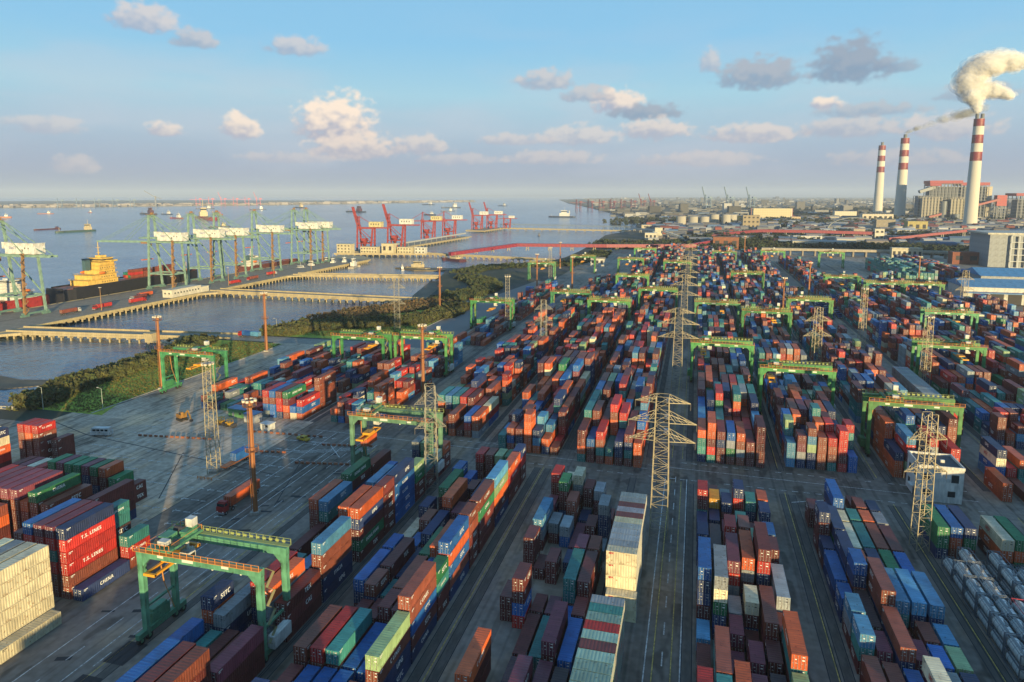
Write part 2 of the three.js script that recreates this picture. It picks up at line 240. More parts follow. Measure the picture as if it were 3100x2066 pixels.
// corrugated sheet from (0,0) to (L,h) in the x-y plane, folds running up y, depth d towards +z
function corrugated(L, h, pitch, d) {
  const n = Math.max(3, Math.round(L / pitch)), p = L / n, prof = []; for (let i = 0; i < n; i++) prof.push([i * p, 0], [i * p + p * .3, 0], [i * p + p * .45, d], [i * p + p * .85, d]); prof.push([L, 0]);
  const pos = [], uv = []; for (let i = 0; i < prof.length - 1; i++) { const [a, za] = prof[i], [b, zb] = prof[i + 1]; pos.push(a, 0, za, b, 0, zb, b, h, zb, a, 0, za, b, h, zb, a, h, za); uv.push(a, 0, b, 0, b, h, a, 0, b, h, a, h); }
  const g = new THREE.BufferGeometry(); g.setAttribute('position', new THREE.Float32BufferAttribute(pos, 3)); g.setAttribute('uv', new THREE.Float32BufferAttribute(uv, 2)); g.computeVertexNormals(); return g;
}
function containerParts(L) {                                               // base centre at the origin, doors at +z
  const W = CW, H = CH, hw = W / 2, hl = L / 2, e = .012, fr = [], walls = [];
  for (const sx of [-1, 1]) for (const sz of [-1, 1]) { fr.push(bx(.15, H - 2 * e, .17, sx * (hw - .075), H / 2, sz * (hl - .085))); for (const y of [.075, H - .075]) fr.push(bx(.178, .118, .17, sx * (hw - .081), y, sz * (hl - .078))); }
  for (const sx of [-1, 1]) fr.push(bx(.09, .13, L - .35, sx * (hw - .05), H - .08, 0), bx(.09, .17, L - .35, sx * (hw - .05), .1, 0));
  for (const sz of [-1, 1]) fr.push(bx(W - .3, .13, .1, 0, H - .08, sz * (hl - .055)), bx(W - .3, .17, .1, 0, .1, sz * (hl - .055)));
  const side = corrugated(L - .3, H - .3, .52, .045);
  walls.push(side.clone().rotateY(Math.PI / 2).translate(hw - .075, .17, hl - .15), side.clone().rotateY(-Math.PI / 2).translate(-hw + .075, .17, -hl + .15), corrugated(W - .28, H - .3, .36, .045).rotateY(Math.PI).translate(hw - .14, .17, -hl + .08));
  const roof = corrugated(L - .14, W - .1, .6, .018).rotateX(-Math.PI / 2).rotateY(Math.PI / 2).translate(hw - .05, H - .024, hl - .07);
  const door = s => [bx(hw - .17, H - .34, .05, s * (hw - .15) / 2, H / 2, hl - .055), bx(hw - .4, .34, .03, s * (hw - .15) / 2, H * .28, hl - .028), bx(hw - .4, .34, .03, s * (hw - .15) / 2, H * .52, hl - .028), bx(hw - .4, .34, .03, s * (hw - .15) / 2, H * .76, hl - .028)];
  const bars = s => { const q = []; for (const x of [.26, .84]) { q.push(cyl(V(s * x, .16, hl + .022), V(s * x, H - .16, hl + .022), .028, .028, 5)); q.push(bx(.15, .09, .05, s * x, .24, hl), bx(.15, .09, .05, s * x, H - .24, hl), bx(.3, .05, .04, s * (x + .12), H * .42, hl + .02)); } return q; };
  const plate = [bx(.34, .13, .012, .62, H * .86, hl - .02), bx(.42, .2, .012, .62, H * .645, hl - .02), bx(.24, .16, .012, -.55, H * .66, hl - .02), bx(.2, .1, .012, -.5, H * .42, hl - .02)]; for (const s of [-1, 1]) plate.push(bx(.012, .14, .95, s * (hw - .028), H * .87, s * (hl - .95)), bx(.012, .1, .5, s * (hw - .028), H * .77, s * (hl - .75)));
  return { frame: merge(fr), wall: merge(walls), roof, doorL: merge(door(-1)), doorR: merge(door(1)), barsL: merge(bars(-1)), barsR: merge(bars(1)), plate: merge(plate) };
}
const PARTS = { 20: containerParts(L20), 40: containerParts(L40) };
const galv = mat(.42, .42, .40, .45, .3), letterWhite = mat(.74, .74, .70, .6), letterDark = mat(.03, .03, .04, .6), letterRed = mat(.5, .05, .04, .6);
// lettering by colour of the box
const WORDS = { b: ['SITC', 'SITC', 'K LINE', ''], n: ['SITC', 'CHINA', 'ITALIA', 'UPG', ''], o: ['SITC', '', 'C LINES', ''], r: ['T.S. LINES', 'T.S. LINES', ''], t: ['SENATOR', 'C LINES', 'UNISON', ''], g: ['SITC', 'CHINA', 'DONG FANG', ''], y: ['CHINA SHIPPING', 'CRONOS', ''], c: ['SITC', 'C LINES', '', ''], m: ['SITC', 'CAI', 'TEX', '', ''], l: ['CHINA', 'SITC', 'FLORENS', ''], w: ['', '', 'MSC'], e: ['', 'TRITON'], p: ['', 'GOLD'], k: ['SITC', ''], a: [''], s: [''] };
const boxes = [];                                                         // every container of the yard: {x (left edge), z (near end), y tier base, len, key, block, col, tier, of, word, across}
const BLOCK = {};                                                         // block key -> phrase used in labels
function stack(block, x, z, len, colours, opt = {}) {                      // colours from the top down
  const n = colours.length, r = rng((Math.round(x * 71) * 7919 + Math.round(z * 13) * 104729) >>> 0), L = len === 40 ? L40 : L20;
  for (let i = 0; i < n; i++) { const key = colours[n - 1 - i], ws = WORDS[key], wd = opt.words ? opt.words[n - 1 - i] : opt.word ?? ws[Math.floor(r() * ws.length)]; boxes.push({ block, cx: opt.across ? x + L / 2 : x + CW / 2 + (r() - .5) * .08, cz: opt.across ? z - CW / 2 : z - L / 2 + (r() - .5) * .12, y: i * (CH + .012), len, key, tier: i, of: n, word: wd, across: !!opt.across, col: opt.col ?? 0, v: Math.floor(r() * 5), zn: z }); }
}
const PITCH = 2.93;
function rows(block, x0, text) {                                           // "col z len colours" ...
  const last = {}; text.trim().split(/\s*\/\s*/).map(t => { const [c, z, l, k] = t.trim().split(/\s+/); return { c: +c, z: -z, l: +l, k }; }).sort((a, b) => b.z - a.z).forEach(s => { let z = s.z; if (last[s.c] !== undefined) z = Math.min(z, last[s.c] - .35); stack(block, x0 + s.c * PITCH, z, s.l, s.k, { col: s.c }); last[s.c] = z - (s.l === 40 ? L40 : L20); });
}
BLOCK.C = 'front crane block'; BLOCK.D = 'blue lettered block'; BLOCK.E = 'maroon block'; BLOCK.F = 'centre road block'; BLOCK.G = 'light blue block'; BLOCK.I = 'tank block';
rows('C', -89, `0 81 40 pm / 1 82 40 bnn / 2 83 40 tn / 3 84 40 mm / 4 84 40 mm / 5 83 40 pmm / 1 96.5 20 nonn / 2 96 40 enn / 3 103 40 rcnn / 4 101 40 oeee / 5 102 40 mmm / 5 115 40 lccnn / 4 114 20 bnn / 3 116 20 gm / 2 117 20 tm / 1 104 20 mm / 1 124 40 mm / 3 123 20 g / 4 121 20 m / 0 137.5 40 ommm / 1 137 40 ltmm / 2 139 20 m / 3 133 20 tm / 4 131 40 ootmm / 5 131 40 onmgm / 5 143.6 20 mmmmm / 5 150 40 nbbbb / 2 151 40 em / 3 150 40 lnnn / 4 150.5 40 lnnn / 4 144 20 mmm / 3 143.5 20 tmm / 2 144.5 20 tm / 0 153 40 gmnm / 0 166 40 mmm / 1 152 40 nn / 2 164 20 bnn / 3 163 20 pmm / 4 163.5 20 bnm / 5 163 20 ygmm / 5 170 20 tmm / 2 186 20 enm / 3 186 20 ygm / 4 186 20 nnm / 5 184 20 omm / 5 177 20 wnm / 0 70 40 mm / 1 69 40 nn / 2 69.5 40 mmm / 3 70 40 bnmmm / 4 70 40 mmnmm / 5 69.6 40 cmmmm`);
rows('D', -63.8, `0 79 40 mm / 1 79.5 40 bn / 2 79.8 40 bn / 3 80 40 bm / 4 78 40 cm / 5 77 40 rm / 0 92 40 cmm / 1 92.5 40 rcm / 2 92.6 40 tmm / 3 93 40 bm / 4 92.4 40 bm / 5 90 40 ycnn / 0 106 20 m / 1 105 20 mm / 2 106 20 mm / 3 106 20 mmm / 4 105.5 20 mmm / 0 113 40 bnm / 1 112 20 cnm / 2 113 20 tm / 2 120 40 nm / 3 112.5 40 cbn / 4 111.8 40 bnn / 5 102.6 40 ccbmn / 5 115.5 20 gtmm / 5 122.2 40 bobcn / 4 124.6 40 olnn / 3 125.5 40 gmm / 1 119 40 mmm / 0 126 20 btm / 0 133 40 wn / 1 132.5 20 bn / 2 133.5 40 nmm / 3 138.4 20 nm / 4 137.3 20 cnm / 0 146 20 nnn / 1 139.5 20 cmm / 3 145 20 pmm / 4 144.6 20 ggm / 5 135 20 ccmmm / 1 152 40 gmmm / 2 147 40 ommm / 3 152 20 mm / 4 151.5 40 gmm / 5 142 40 cgmmm / 5 155 40 lyomn / 5 168 40 ormm / 3 160 40 nm / 4 165 20 bnn / 0 170 20 bnn / 1 170 20 bn / 2 164 20 mm / 1 182 20 rmm / 2 182 20 cmm / 3 182 20 ymm / 4 182 20 gmm / 5 181 20 nrmm / 0 66 40 mmmm / 1 66 40 nmmmm / 2 66 40 mmmmm / 3 66.5 40 bmmmm / 4 65 40 cmmmm / 5 64 40 mmm`);
rows('E', -35, `0 93 40 omm / 3 88 40 pmm / 4 91 40 pm / 5 90 40 km / 2 94 40 k / 2 107 40 m / 3 107 40 t / 4 104.5 40 pmm / 5 104 40 bn / 2 120 20 m / 3 120 20 p / 5 117 20 mm / 4 117.4 20 b / 0 119 20 mm / 1 117.5 20 mmbr / 4 124.2 40 ttm / 5 124 40 mmm / 1 135 20 m / 2 134 20 mm / 0 138 20 mmm / 4 137 20 pmm / 5 137 20 ctm / 3 139 20 n / 0 147 40 lem / 1 151 20 em / 2 150 20 eb / 3 146 40 p / 3 159.5 20 n / 2 158.5 20 ccm / 5 153 20 ennn / 4 152 20 mm / 5 146 20 e / 1 163.5 20 gmmb / 0 160.5 20 pm / 0 168.2 20 rmme / 1 170.4 20 wmm / 2 168.4 20 wemm / 3 167 20 mme / 4 166 20 emm / 5 162 20 m / 0 70 40 mmm / 1 70 40 mmmm / 2 74 40 mmm / 4 72 40 mmmm / 5 72 40 nmm`);
rows('F', 2.7, `0 93 40 rmm / 1 92 40 tmm / 2 96 40 omm / 3 97 40 pm / 4 98 40 km / 5 95.5 40 ymm / 0 106.5 40 m / 1 104.6 40 ctm / 2 112 20 p / 2 119 20 pm / 3 112 20 pm / 4 113 20 mc / 3 119 20 m / 4 120 40 cmm / 5 108.4 40 otmm / 5 122 20 mm / 0 124 40 bnnmm / 1 124 40 ewgnn / 2 125.4 20 em / 2 135 40 pree / 3 125.6 20 wmn / 3 137 40 oemn / 4 136.5 40 mrnmm / 5 129 40 eem / 0 120 20 l / 5 147 20 mmm / 0 150 20 nnn / 1 149 40 km / 2 150 20 rmmm / 3 150.5 20 cmmm / 4 150 20 tmm / 5 154 20 bmm / 0 161 20 nn / 2 158 20 pm / 3 158 20 tmm / 4 158 20 mm / 0 168 20 rmtn / 1 169 20 ann / 1 163 20 nn / 2 168 20 nmm / 3 171 20 nrmm / 4 170 20 tnm / 5 165 20 nwm / 5 172 20 omm / 1 178 20 cm / 2 176 20 em / 0 68 40 mmm / 1 68 40 mmmm / 2 68 40 nmmm / 3 70 40 mmmm / 4 70 40 mmmmm / 5 70 40 cmmm`);
rows('G', 30.2, `0 107 40 cm / 1 106 40 cm / 2 105 40 bm / 3 105.5 40 wpm / 4 106 40 em / 5 106.5 40 nm / 0 121 20 ltm / 1 121 20 pm / 2 119 40 cnm / 3 120 20 pm / 4 119.2 20 bm / 5 119.5 20 ym / 4 126 20 cm / 5 126 20 lm / 3 127 20 m / 0 128 20 lem / 2 132 40 ccnm / 3 133.5 40 ltn / 4 133.8 40 lnm / 5 133.6 40 lnm / 1 128 40 kn / 1 141 20 bncm / 0 136 20 bn / 0 143 40 bn / 2 145 40 om / 3 146.2 40 nm / 4 146.4 40 gm / 5 146.2 40 bm / 1 148 40 nbm / 0 156 20 nm / 0 163 20 nmmm / 1 161 40 ngm / 2 158 40 wm / 3 159 40 tm / 4 159.3 40 cm / 5 159 40 mm / 3 172.5 20 tm / 4 172.4 20 om / 5 172 20 em / 2 171 20 wm / 1 174 20 nm / 2 178 40 bnm / 0 176 20 mm / 4 180 20 cm / 5 179 20 nm / 4 186.6 20 m / 0 70 40 mmm / 1 70 40 mmm / 2 70 40 nmm / 3 70 40 mmmm / 4 70 40 mmm / 5 70 40 emm`);
rows('I', 56.5, `0 106 40 cmmmm / 1 108 40 cmmm / 0 168 40 ggn / 1 168.6 40 boc / 2 169 40 ngm / 4 165 40 wom / 5 165.5 40 gog / 2 108 40 mmm / 3 106 40 bmm / 0 92 40 mmmm / 1 92 40 cmmm`);
// the long wall of boxes that lie across the rows beside the centre road
BLOCK.W = 'cream wall'; BLOCK.Y = 'green wall';
'ww|wwwwww|ewwwww|ewwwww|ewwww w|ewwwww|wewwww|meewww|ewwwww|mewwww|eewwww|eewwww'.replace(/ /g, '').split('|').forEach((k, i) => stack('W', -15.2 + (i < 1 ? .3 : 0), -125.2 - i * 2.58, 20, k.slice(0, i ? 5 : 2), { across: true, col: i, word: '' }));
'csy|ssyo|syoc|ssoy|syso|syyo|myos|syoo|ryys|ssoy|tyos|esyo'.split('|').forEach((k, i) => stack('Y', -16.3, -85.5 - i * 2.58, 20, k, { across: true, col: i, word: '' }));
// stacks at the left edge
BLOCK.J = 'red left stacks'; BLOCK.X = 'cream left stacks'; BLOCK.P = 'far left stacks';
stack('X', -120.7, -83, 40, 'w', { col: 0, word: '' }); for (const [k, n] of [[0, 'wwwwww'], [1, 'wwwwww'], [2, 'ewwwww'], [3, 'wwwwww']]) stack('X', -123.9 - k * PITCH + .5, -84, 40, n, { col: k + 1, word: '' });
for (const [k, n] of [[0, 'nrrrcc'], [1, 'prtrcm'], [2, 'prrnmm'], [3, 'brrnmm'], [4, 'mrmnm'], [5, 'tm']]) stack('J', -126 - k * PITCH, -102, 40, n, { col: k + 1, words: k ? undefined : ['', 'T.S. LINES', '', 'T.S. LINES', '', ''] }); stack('J', -122.9, -102, 40, 'n', { col: 0 });
for (const [k, z, l, n] of [[0, -114.6, 20, 'trc'], [1.9, -115, 20, 'ttkmm'], [2.9, -116, 20, 'tmm'], [6.3, -110.5, 40, 'pmmm'], [6.3, -123.2, 40, 'mmmn'], [7.3, -123, 40, 'mmm'], [3.9, -116, 20, 'mn'], [5.2, -116, 20, 'mm']]) stack('J', -123.2 - k * PITCH, z, l, n, { col: 10 + k });
for (const [k, n] of [[0, 'cmmm'], [1, 'ommm'], [2, 'pcmmm'], [3, 'pcmmm'], [4, 'pcmmm'], [5, 'pommm'], [6, 'pommm'], [7, 'rmmmm']]) stack('P', -149.6 - k * PITCH - (k ? 3.5 : 0), -118, 40, n, { col: k });
stack('P', -153.1, -118, 40, 'gcmmm', { col: 8 }); for (let k = 0; k < 6; k++) stack('P', -160 - k * PITCH, -104, 40, ['comm', 'cbmn', 'cmnm', 'cmmm', 'tmmm', 'cmmm'][k], { col: k + 10 });
for (const [k, n] of [[0, 'ommm'], [1, 'gmnm'], [2, 'pngm'], [3, 'gmmm'], [4, 'gnmm'], [5, 'pmmn'], [6, 'gmgm']]) stack('P', -154.6 - k * PITCH, -139, 20, n, { col: k + 20 }); stack('P', -151.5, -139, 20, 'gmm', { col: 30 }); stack('P', -148.4, -140, 20, 'mm', { col: 31 });
for (const [k, n] of [[0, 'rcmmm'], [1, 'rommm'], [2, 'rcmmm']]) stack('P', -197 - k * PITCH, -155, 20, n, { col: k + 40 }); stack('P', -193.5, -158, 20, 'mmm', { col: 43 }); for (const [k, n] of [[0, 'nworm'], [1, 'wnmrm'], [2, 'mmmmm'], [3, 'rmmmm']]) stack('P', -205 - k * PITCH, -146, 20, n, { col: k + 45 }); for (let k = 0; k < 5; k++) stack('P', -178 - k * PITCH, -140, 20, ['rmm', 'wmm', 'pmm', 'mmm', 'mm'][k], { col: k + 50 });
// blocks beyond the cross road
const rf = rng(2024);
const MIX = 'mmmmmmmcccccccooooorrrbbbbnnnnllttttgyewpe';
function fill(block, x0, z0, z1, hmin, hmax, phrase, { n = 6, skip = .05, warm = 0, mix = MIX } = {}) {
  BLOCK[block] = phrase; let z = z0, big = rf() > .5, left = 3, base = lerp(hmin, hmax, rf());
  while (z - L40 > z1) {
    if (left-- <= 0) { big = rf() > .45; left = 1 + Math.floor(rf() * 3); base = lerp(hmin, hmax, rf()); }
    const L = big ? L40 : L20;
    for (let c = 0; c < n; c++) { if (rf() < skip) continue; const h = Math.max(1, Math.min(6, Math.round(base + (rf() - .5) * 2.9 - (z > z0 - 8 ? rf() * 1.4 : 0)))); let k = ''; const run = rf() < .25 ? mix[Math.floor(rf() * mix.length)] : null; for (let t = 0; t < h; t++) k += run && rf() < .8 ? run : mix[Math.floor(rf() * mix.length)]; stack(block, x0 + c * PITCH, z, big ? 40 : 20, k, { col: c }); }
    z -= L + .4; if (rf() < .03) z -= 9;
  }
}
const WARM = MIX + 'ooorrrcccoorl';
fill('A', -157, -214.5, -246, 3, 4, 'open yard stacks', { mix: WARM, n: 6 }); fill('A2', -187, -217, -312, 1.4, 2.7, 'hedge side stacks', { mix: WARM, n: 9, skip: .12 }); fill('A3', -157, -250, -325, 1.5, 3.4, 'verge gantry stacks', { mix: WARM });
fill('B', -129, -216, -325, 2, 4, 'orange mast stacks', { mix: WARM }); fill('B2', -129, -352, -410, 1.4, 3, 'access road stacks', { mix: WARM }); fill('B3', -129, -425, -590, 1.4, 3.6, 'bank side stacks', { mix: WARM, skip: .12 });
fill('C2', -90.43, -214, -425, 3.2, 5, 'cross road block', { skip: .04, mix: WARM, n: 7 }); fill('C3', -87.5, -440, -640, 2.4, 4.6, 'far left rows');
fill('D2', -60.93, -206, -425, 3.2, 5, 'green topped block', { mix: WARM, n: 7 }); fill('D3', -60.93, -440, -640, 3, 5, 'far rows', { n: 7 }); fill('D4', -60.93, -660, -960, 3, 5, 'farthest rows', { n: 7 });
fill('E2', -33.93, -203, -425, 3.2, 5, 'left pylon block', { mix: WARM, n: 7 }); fill('E3', -33.93, -440, -640, 3, 5, 'far rows', { n: 7 }); fill('E4', -33.93, -660, -1000, 3, 5, 'farthest rows', { n: 7 });
fill('F2', 2.8, -213, -415, 3, 5, 'right pylon block', { n: 7 }); fill('F3', 2.8, -432, -640, 3, 5, 'far rows', { n: 7 }); fill('F4', 2.8, -660, -1000, 3, 5, 'farthest rows', { n: 7 });
fill('G2', 29.6, -216, -430, 3, 5, 'paired gantries block', { n: 7 }); fill('G3', 29.6, -446, -650, 3, 5, 'far rows', { n: 7 }); fill('G4', 29.6, -670, -1000, 3, 5, 'farthest rows', { n: 7 });
fill('H2', 59.6, -216, -440, 2.8, 4.8, 'white office block', { n: 7 }); fill('H3', 59.6, -456, -640, 2, 4, 'far rows', { skip: .15 }); fill('H4', 59.6, -680, -980, 3, 5, 'farthest rows', { n: 7 });
fill('I2', 99.5, -252, -440, 3, 5, 'right edge block', { n: 7 }); fill('I3', 99.5, -458, -640, 3, 5, 'far rows', { n: 7 }); fill('I4', 99.5, -660, -900, 2, 5, 'farthest rows');
fill('J2', 129.0, -262, -450, 3, 5, 'outer right rows', { n: 7 }); fill('J3', 129.0, -466, -660, 3, 5, 'far rows', { n: 7 }); fill('K2', 156.0, -300, -470, 3, 5, 'outer right rows', { n: 7 }); fill('K3', 156.0, -480, -700, 3, 5.4, 'far rows', { n: 7 }); fill('L2', 183, -380, -560, 3, 5, 'far rows', { n: 5 }); fill('L3', 188, -690, -860, 5, 6, 'far green stacks', { mix: 'tttttteyytttmre', n: 9, skip: .02 }); fill('M3', 222, -700, -880, 5, 6, 'far right stacks', { n: 8, mix: MIX + 'tttbb' });
fill('S', 84, -206, -236, 1.5, 2.4, 'outer right rows', { skip: .5, n: 4 });
// rows behind the viewer that go on as the blocks in view and shade the foreground
fill('C0', -89, 6, -46, 1.4, 2.4, 'rows behind the viewer'); fill('D0', -63.8, 6, -52, 2.4, 3.6, 'rows behind the viewer'); for (const [b, x] of [['E', -35], ['F', 2.7], ['G', 30.2], ['I', 56.5]]) fill(b + '0', x, 6, -52, 4.2, 5, 'rows behind the viewer');
fill('N0', 83, -10, -100, 4, 5, 'rows behind the viewer'); fill('O0', 110, -20, -140, 4, 5, 'rows behind the viewer'); fill('Q0', 137, -30, -200, 4, 5, 'rows behind the viewer'); fill('T0', 83, -104, -186, 3, 4.5, 'outer right rows'); fill('V0', 164, -60, -290, 4, 5, 'outer right rows');
BLOCK.Z = 'crosswise grey row'; for (let i = 0; i < 26; i++) stack('Z', 87, -262 - i * 2.58, 20, i < 2 ? 'rmm' : 'eee', { across: true, col: i, word: '' });
// which boxes show largest in the view: a small depth buffer over all box faces
{
  const W = 775, Hh = 516, zb = new Float32Array(W * Hh).fill(1e9), id = new Int32Array(W * Hh).fill(-1), P = new THREE.Matrix4().multiplyMatrices(camera.projectionMatrix, camera.matrixWorldInverse), v = V(0, 0, 0);
  const tri = (a, b, c, k) => {
    const x0 = Math.max(0, Math.floor(Math.min(a[0], b[0], c[0]))), x1 = Math.min(W - 1, Math.ceil(Math.max(a[0], b[0], c[0]))), y0 = Math.max(0, Math.floor(Math.min(a[1], b[1], c[1]))), y1 = Math.min(Hh - 1, Math.ceil(Math.max(a[1], b[1], c[1])));
    const d = (b[0] - a[0]) * (c[1] - a[1]) - (c[0] - a[0]) * (b[1] - a[1]); if (Math.abs(d) < 1e-6) return;
    for (let y = y0; y <= y1; y++) for (let x = x0; x <= x1; x++) { const w1 = ((x - a[0]) * (c[1] - a[1]) - (c[0] - a[0]) * (y - a[1])) / d, w2 = ((b[0] - a[0]) * (y - a[1]) - (x - a[0]) * (b[1] - a[1])) / d; if (w1 < 0 || w2 < 0 || w1 + w2 > 1) continue; const z = a[2] + w1 * (b[2] - a[2]) + w2 * (c[2] - a[2]), q = y * W + x; if (z < zb[q]) { zb[q] = z; id[q] = k; } }
  };
  boxes.forEach((b, k) => {
    b.px = 0; const L = b.len === 40 ? L40 : L20, hx = (b.across ? L : CW) / 2, hz = (b.across ? CW : L) / 2; if (b.cz > -45) return;
    const c = []; for (let i = 0; i < 8; i++) { v.set(b.cx + (i & 1 ? hx : -hx), b.y + (i & 2 ? CH : 0), b.cz + (i & 4 ? hz : -hz)).applyMatrix4(P); c.push([(v.x + 1) / 2 * W, (1 - v.y) / 2 * Hh, v.z]); }
    for (const f of [[2, 3, 7, 6], [4, 5, 7, 6], [0, 2, 6, 4], [1, 3, 7, 5]]) { tri(c[f[0]], c[f[1]], c[f[2]], k); tri(c[f[0]], c[f[2]], c[f[3]], k); }
  });
  for (const k of id) if (k >= 0) boxes[k].px++;
}
const ranked = boxes.filter(b => b.cz > -420).sort((a, b) => b.px - a.px), single = new Set(ranked.slice(0, 300));
{
  // bay numbers inside each block, counted away from the viewer
  const bays = {}; for (const b of boxes) (bays[b.block] ??= new Set()).add(Math.round(b.zn)); for (const k in bays) bays[k] = [...bays[k]].sort((p, q) => q - p);
  const bayOf = b => bays[b.block].indexOf(Math.round(b.zn)) + 1, colOf = {}; for (const b of boxes) (colOf[b.block] ??= new Set()).add(b.col); for (const k in colOf) colOf[k] = [...colOf[k]].sort((p, q) => p - q);
  const word = n => NUM[n] ?? String(n), seen = new Set();
  for (const b of single) {
    const L = b.len === 40 ? L40 : L20, P = PARTS[b.len], m = cmat(b.key, b.v), text = b.word;
    const tier = b.of === 1 ? 'alone on the ground' : b.tier === b.of - 1 ? `top of ${word(b.of)} high` : b.tier === 0 ? `bottom of ${word(b.of)} high` : `tier ${word(b.tier + 1)} of ${word(b.of)}`;
    const rowN = word(colOf[b.block].indexOf(b.col) + 1), label = b.across ? `${PAL[b.key][0]} crosswise container, ${tier}, ${ORD[b.col] ?? word(b.col + 1)} along the ${BLOCK[b.block]}` : `${PAL[b.key][0]} ${b.len === 40 ? 'long' : 'short'} container, ${tier}, row ${rowN}, bay ${word(bayOf(b))}, ${BLOCK[b.block]}`;
    const o = thing('shipping_container', label, 'container', [b.cx, b.y + .01, b.cz], b.across ? Math.PI / 2 : 0, 'containers stacked in the yard');
    obj('frame', P.frame, m, o); obj('wall', P.wall, m, o); obj('roof', P.roof, m, o);
    const dl = obj('door', P.doorL, m, o), dr = obj('door', P.doorR, m, o); obj('locking_bar', P.barsL, galv, dl); obj('locking_bar', P.barsR, galv, dr);
    obj('data_plate', P.plate, b.key === 'w' || b.key === 'e' ? letterDark : letterWhite, o).userData.kind = 'stuff';
    if (text) {
      const big = text.length <= 4, sz = big ? .95 : b.len === 40 ? .78 : .52, g = textGeom(text, sz), hw = CW / 2, off = big ? -.12 * L : 0, gs = [g.clone().rotateY(Math.PI / 2).translate(hw + .004, CH * .56, off), g.clone().rotateY(-Math.PI / 2).translate(-hw - .004, CH * .56, off)];
      for (const q of gs) obj('lettering', q, b.key === 'w' ? letterRed : letterWhite, o).userData.kind = 'stuff';
    } else if (b.block === 'W' && b.col < 2) obj('lettering', textGeom('MSC', .36).clone().rotateY(-Math.PI / 2).translate(-CW / 2 - .004, CH * .84, -1.9), letterRed, o);
  }
  // all the other boxes of the yard, one mass of stacked containers
  const far = new THREE.Group(); far.name = 'container_stacks'; scene.add(far); tag(far, 'mass of stacked shipping containers filling the terminal yard beyond the singled out ones', 'container', null, 'stuff');
  const rest = boxes.filter(b => !single.has(b)), body = {}, col = {}, word2 = {}, c = new THREE.Color(), rr = rng(4);
  for (const l of [20, 40]) { body[l] = []; col[l] = []; }
  for (const b of rest) {
    const s = PAL[b.key][1], f = (.78 + .5 * rr()) * 1.08; body[b.len].push(M4(b.cx, b.y + .01, b.cz, b.across ? Math.PI / 2 : 0)); col[b.len].push(c.clone().setRGB(...s.map(q => Math.min(.85, q * f * (.94 + .12 * rr())))));
    if (b.word && !b.across && b.cz > -700) (word2[b.len + '|' + b.word] ??= []).push(M4(b.cx, b.y + .01, b.cz));
  }
  const im = new THREE.MeshStandardMaterial({ color: 0xffffff, roughness: .55, map: paintTex[1] });
  for (const l of [20, 40]) { const P = PARTS[l]; instanced('container_mass', merge([P.frame, P.wall, P.roof, P.doorL, P.doorR]), im, body[l], col[l], far); instanced('fittings_mass', merge([P.barsL, P.barsR, P.plate]), galv, body[l], null, far); }
  for (const k in word2) { const [l, w] = k.split('|'), L = l === '40' ? L40 : L20, big = w.length <= 4, g = textGeom(w, big ? .95 : l === '40' ? .78 : .52), off = big ? -.12 * L : 0; instanced('lettering_mass', merge([g.clone().rotateY(Math.PI / 2).translate(CW / 2 + .004, CH * .56, off), g.clone().rotateY(-Math.PI / 2).translate(-CW / 2 - .004, CH * .56, off)]), letterWhite, word2[k], null, far); }
  console.log('containers', boxes.length, 'single', single.size, 'least px', ranked[299].px);
}

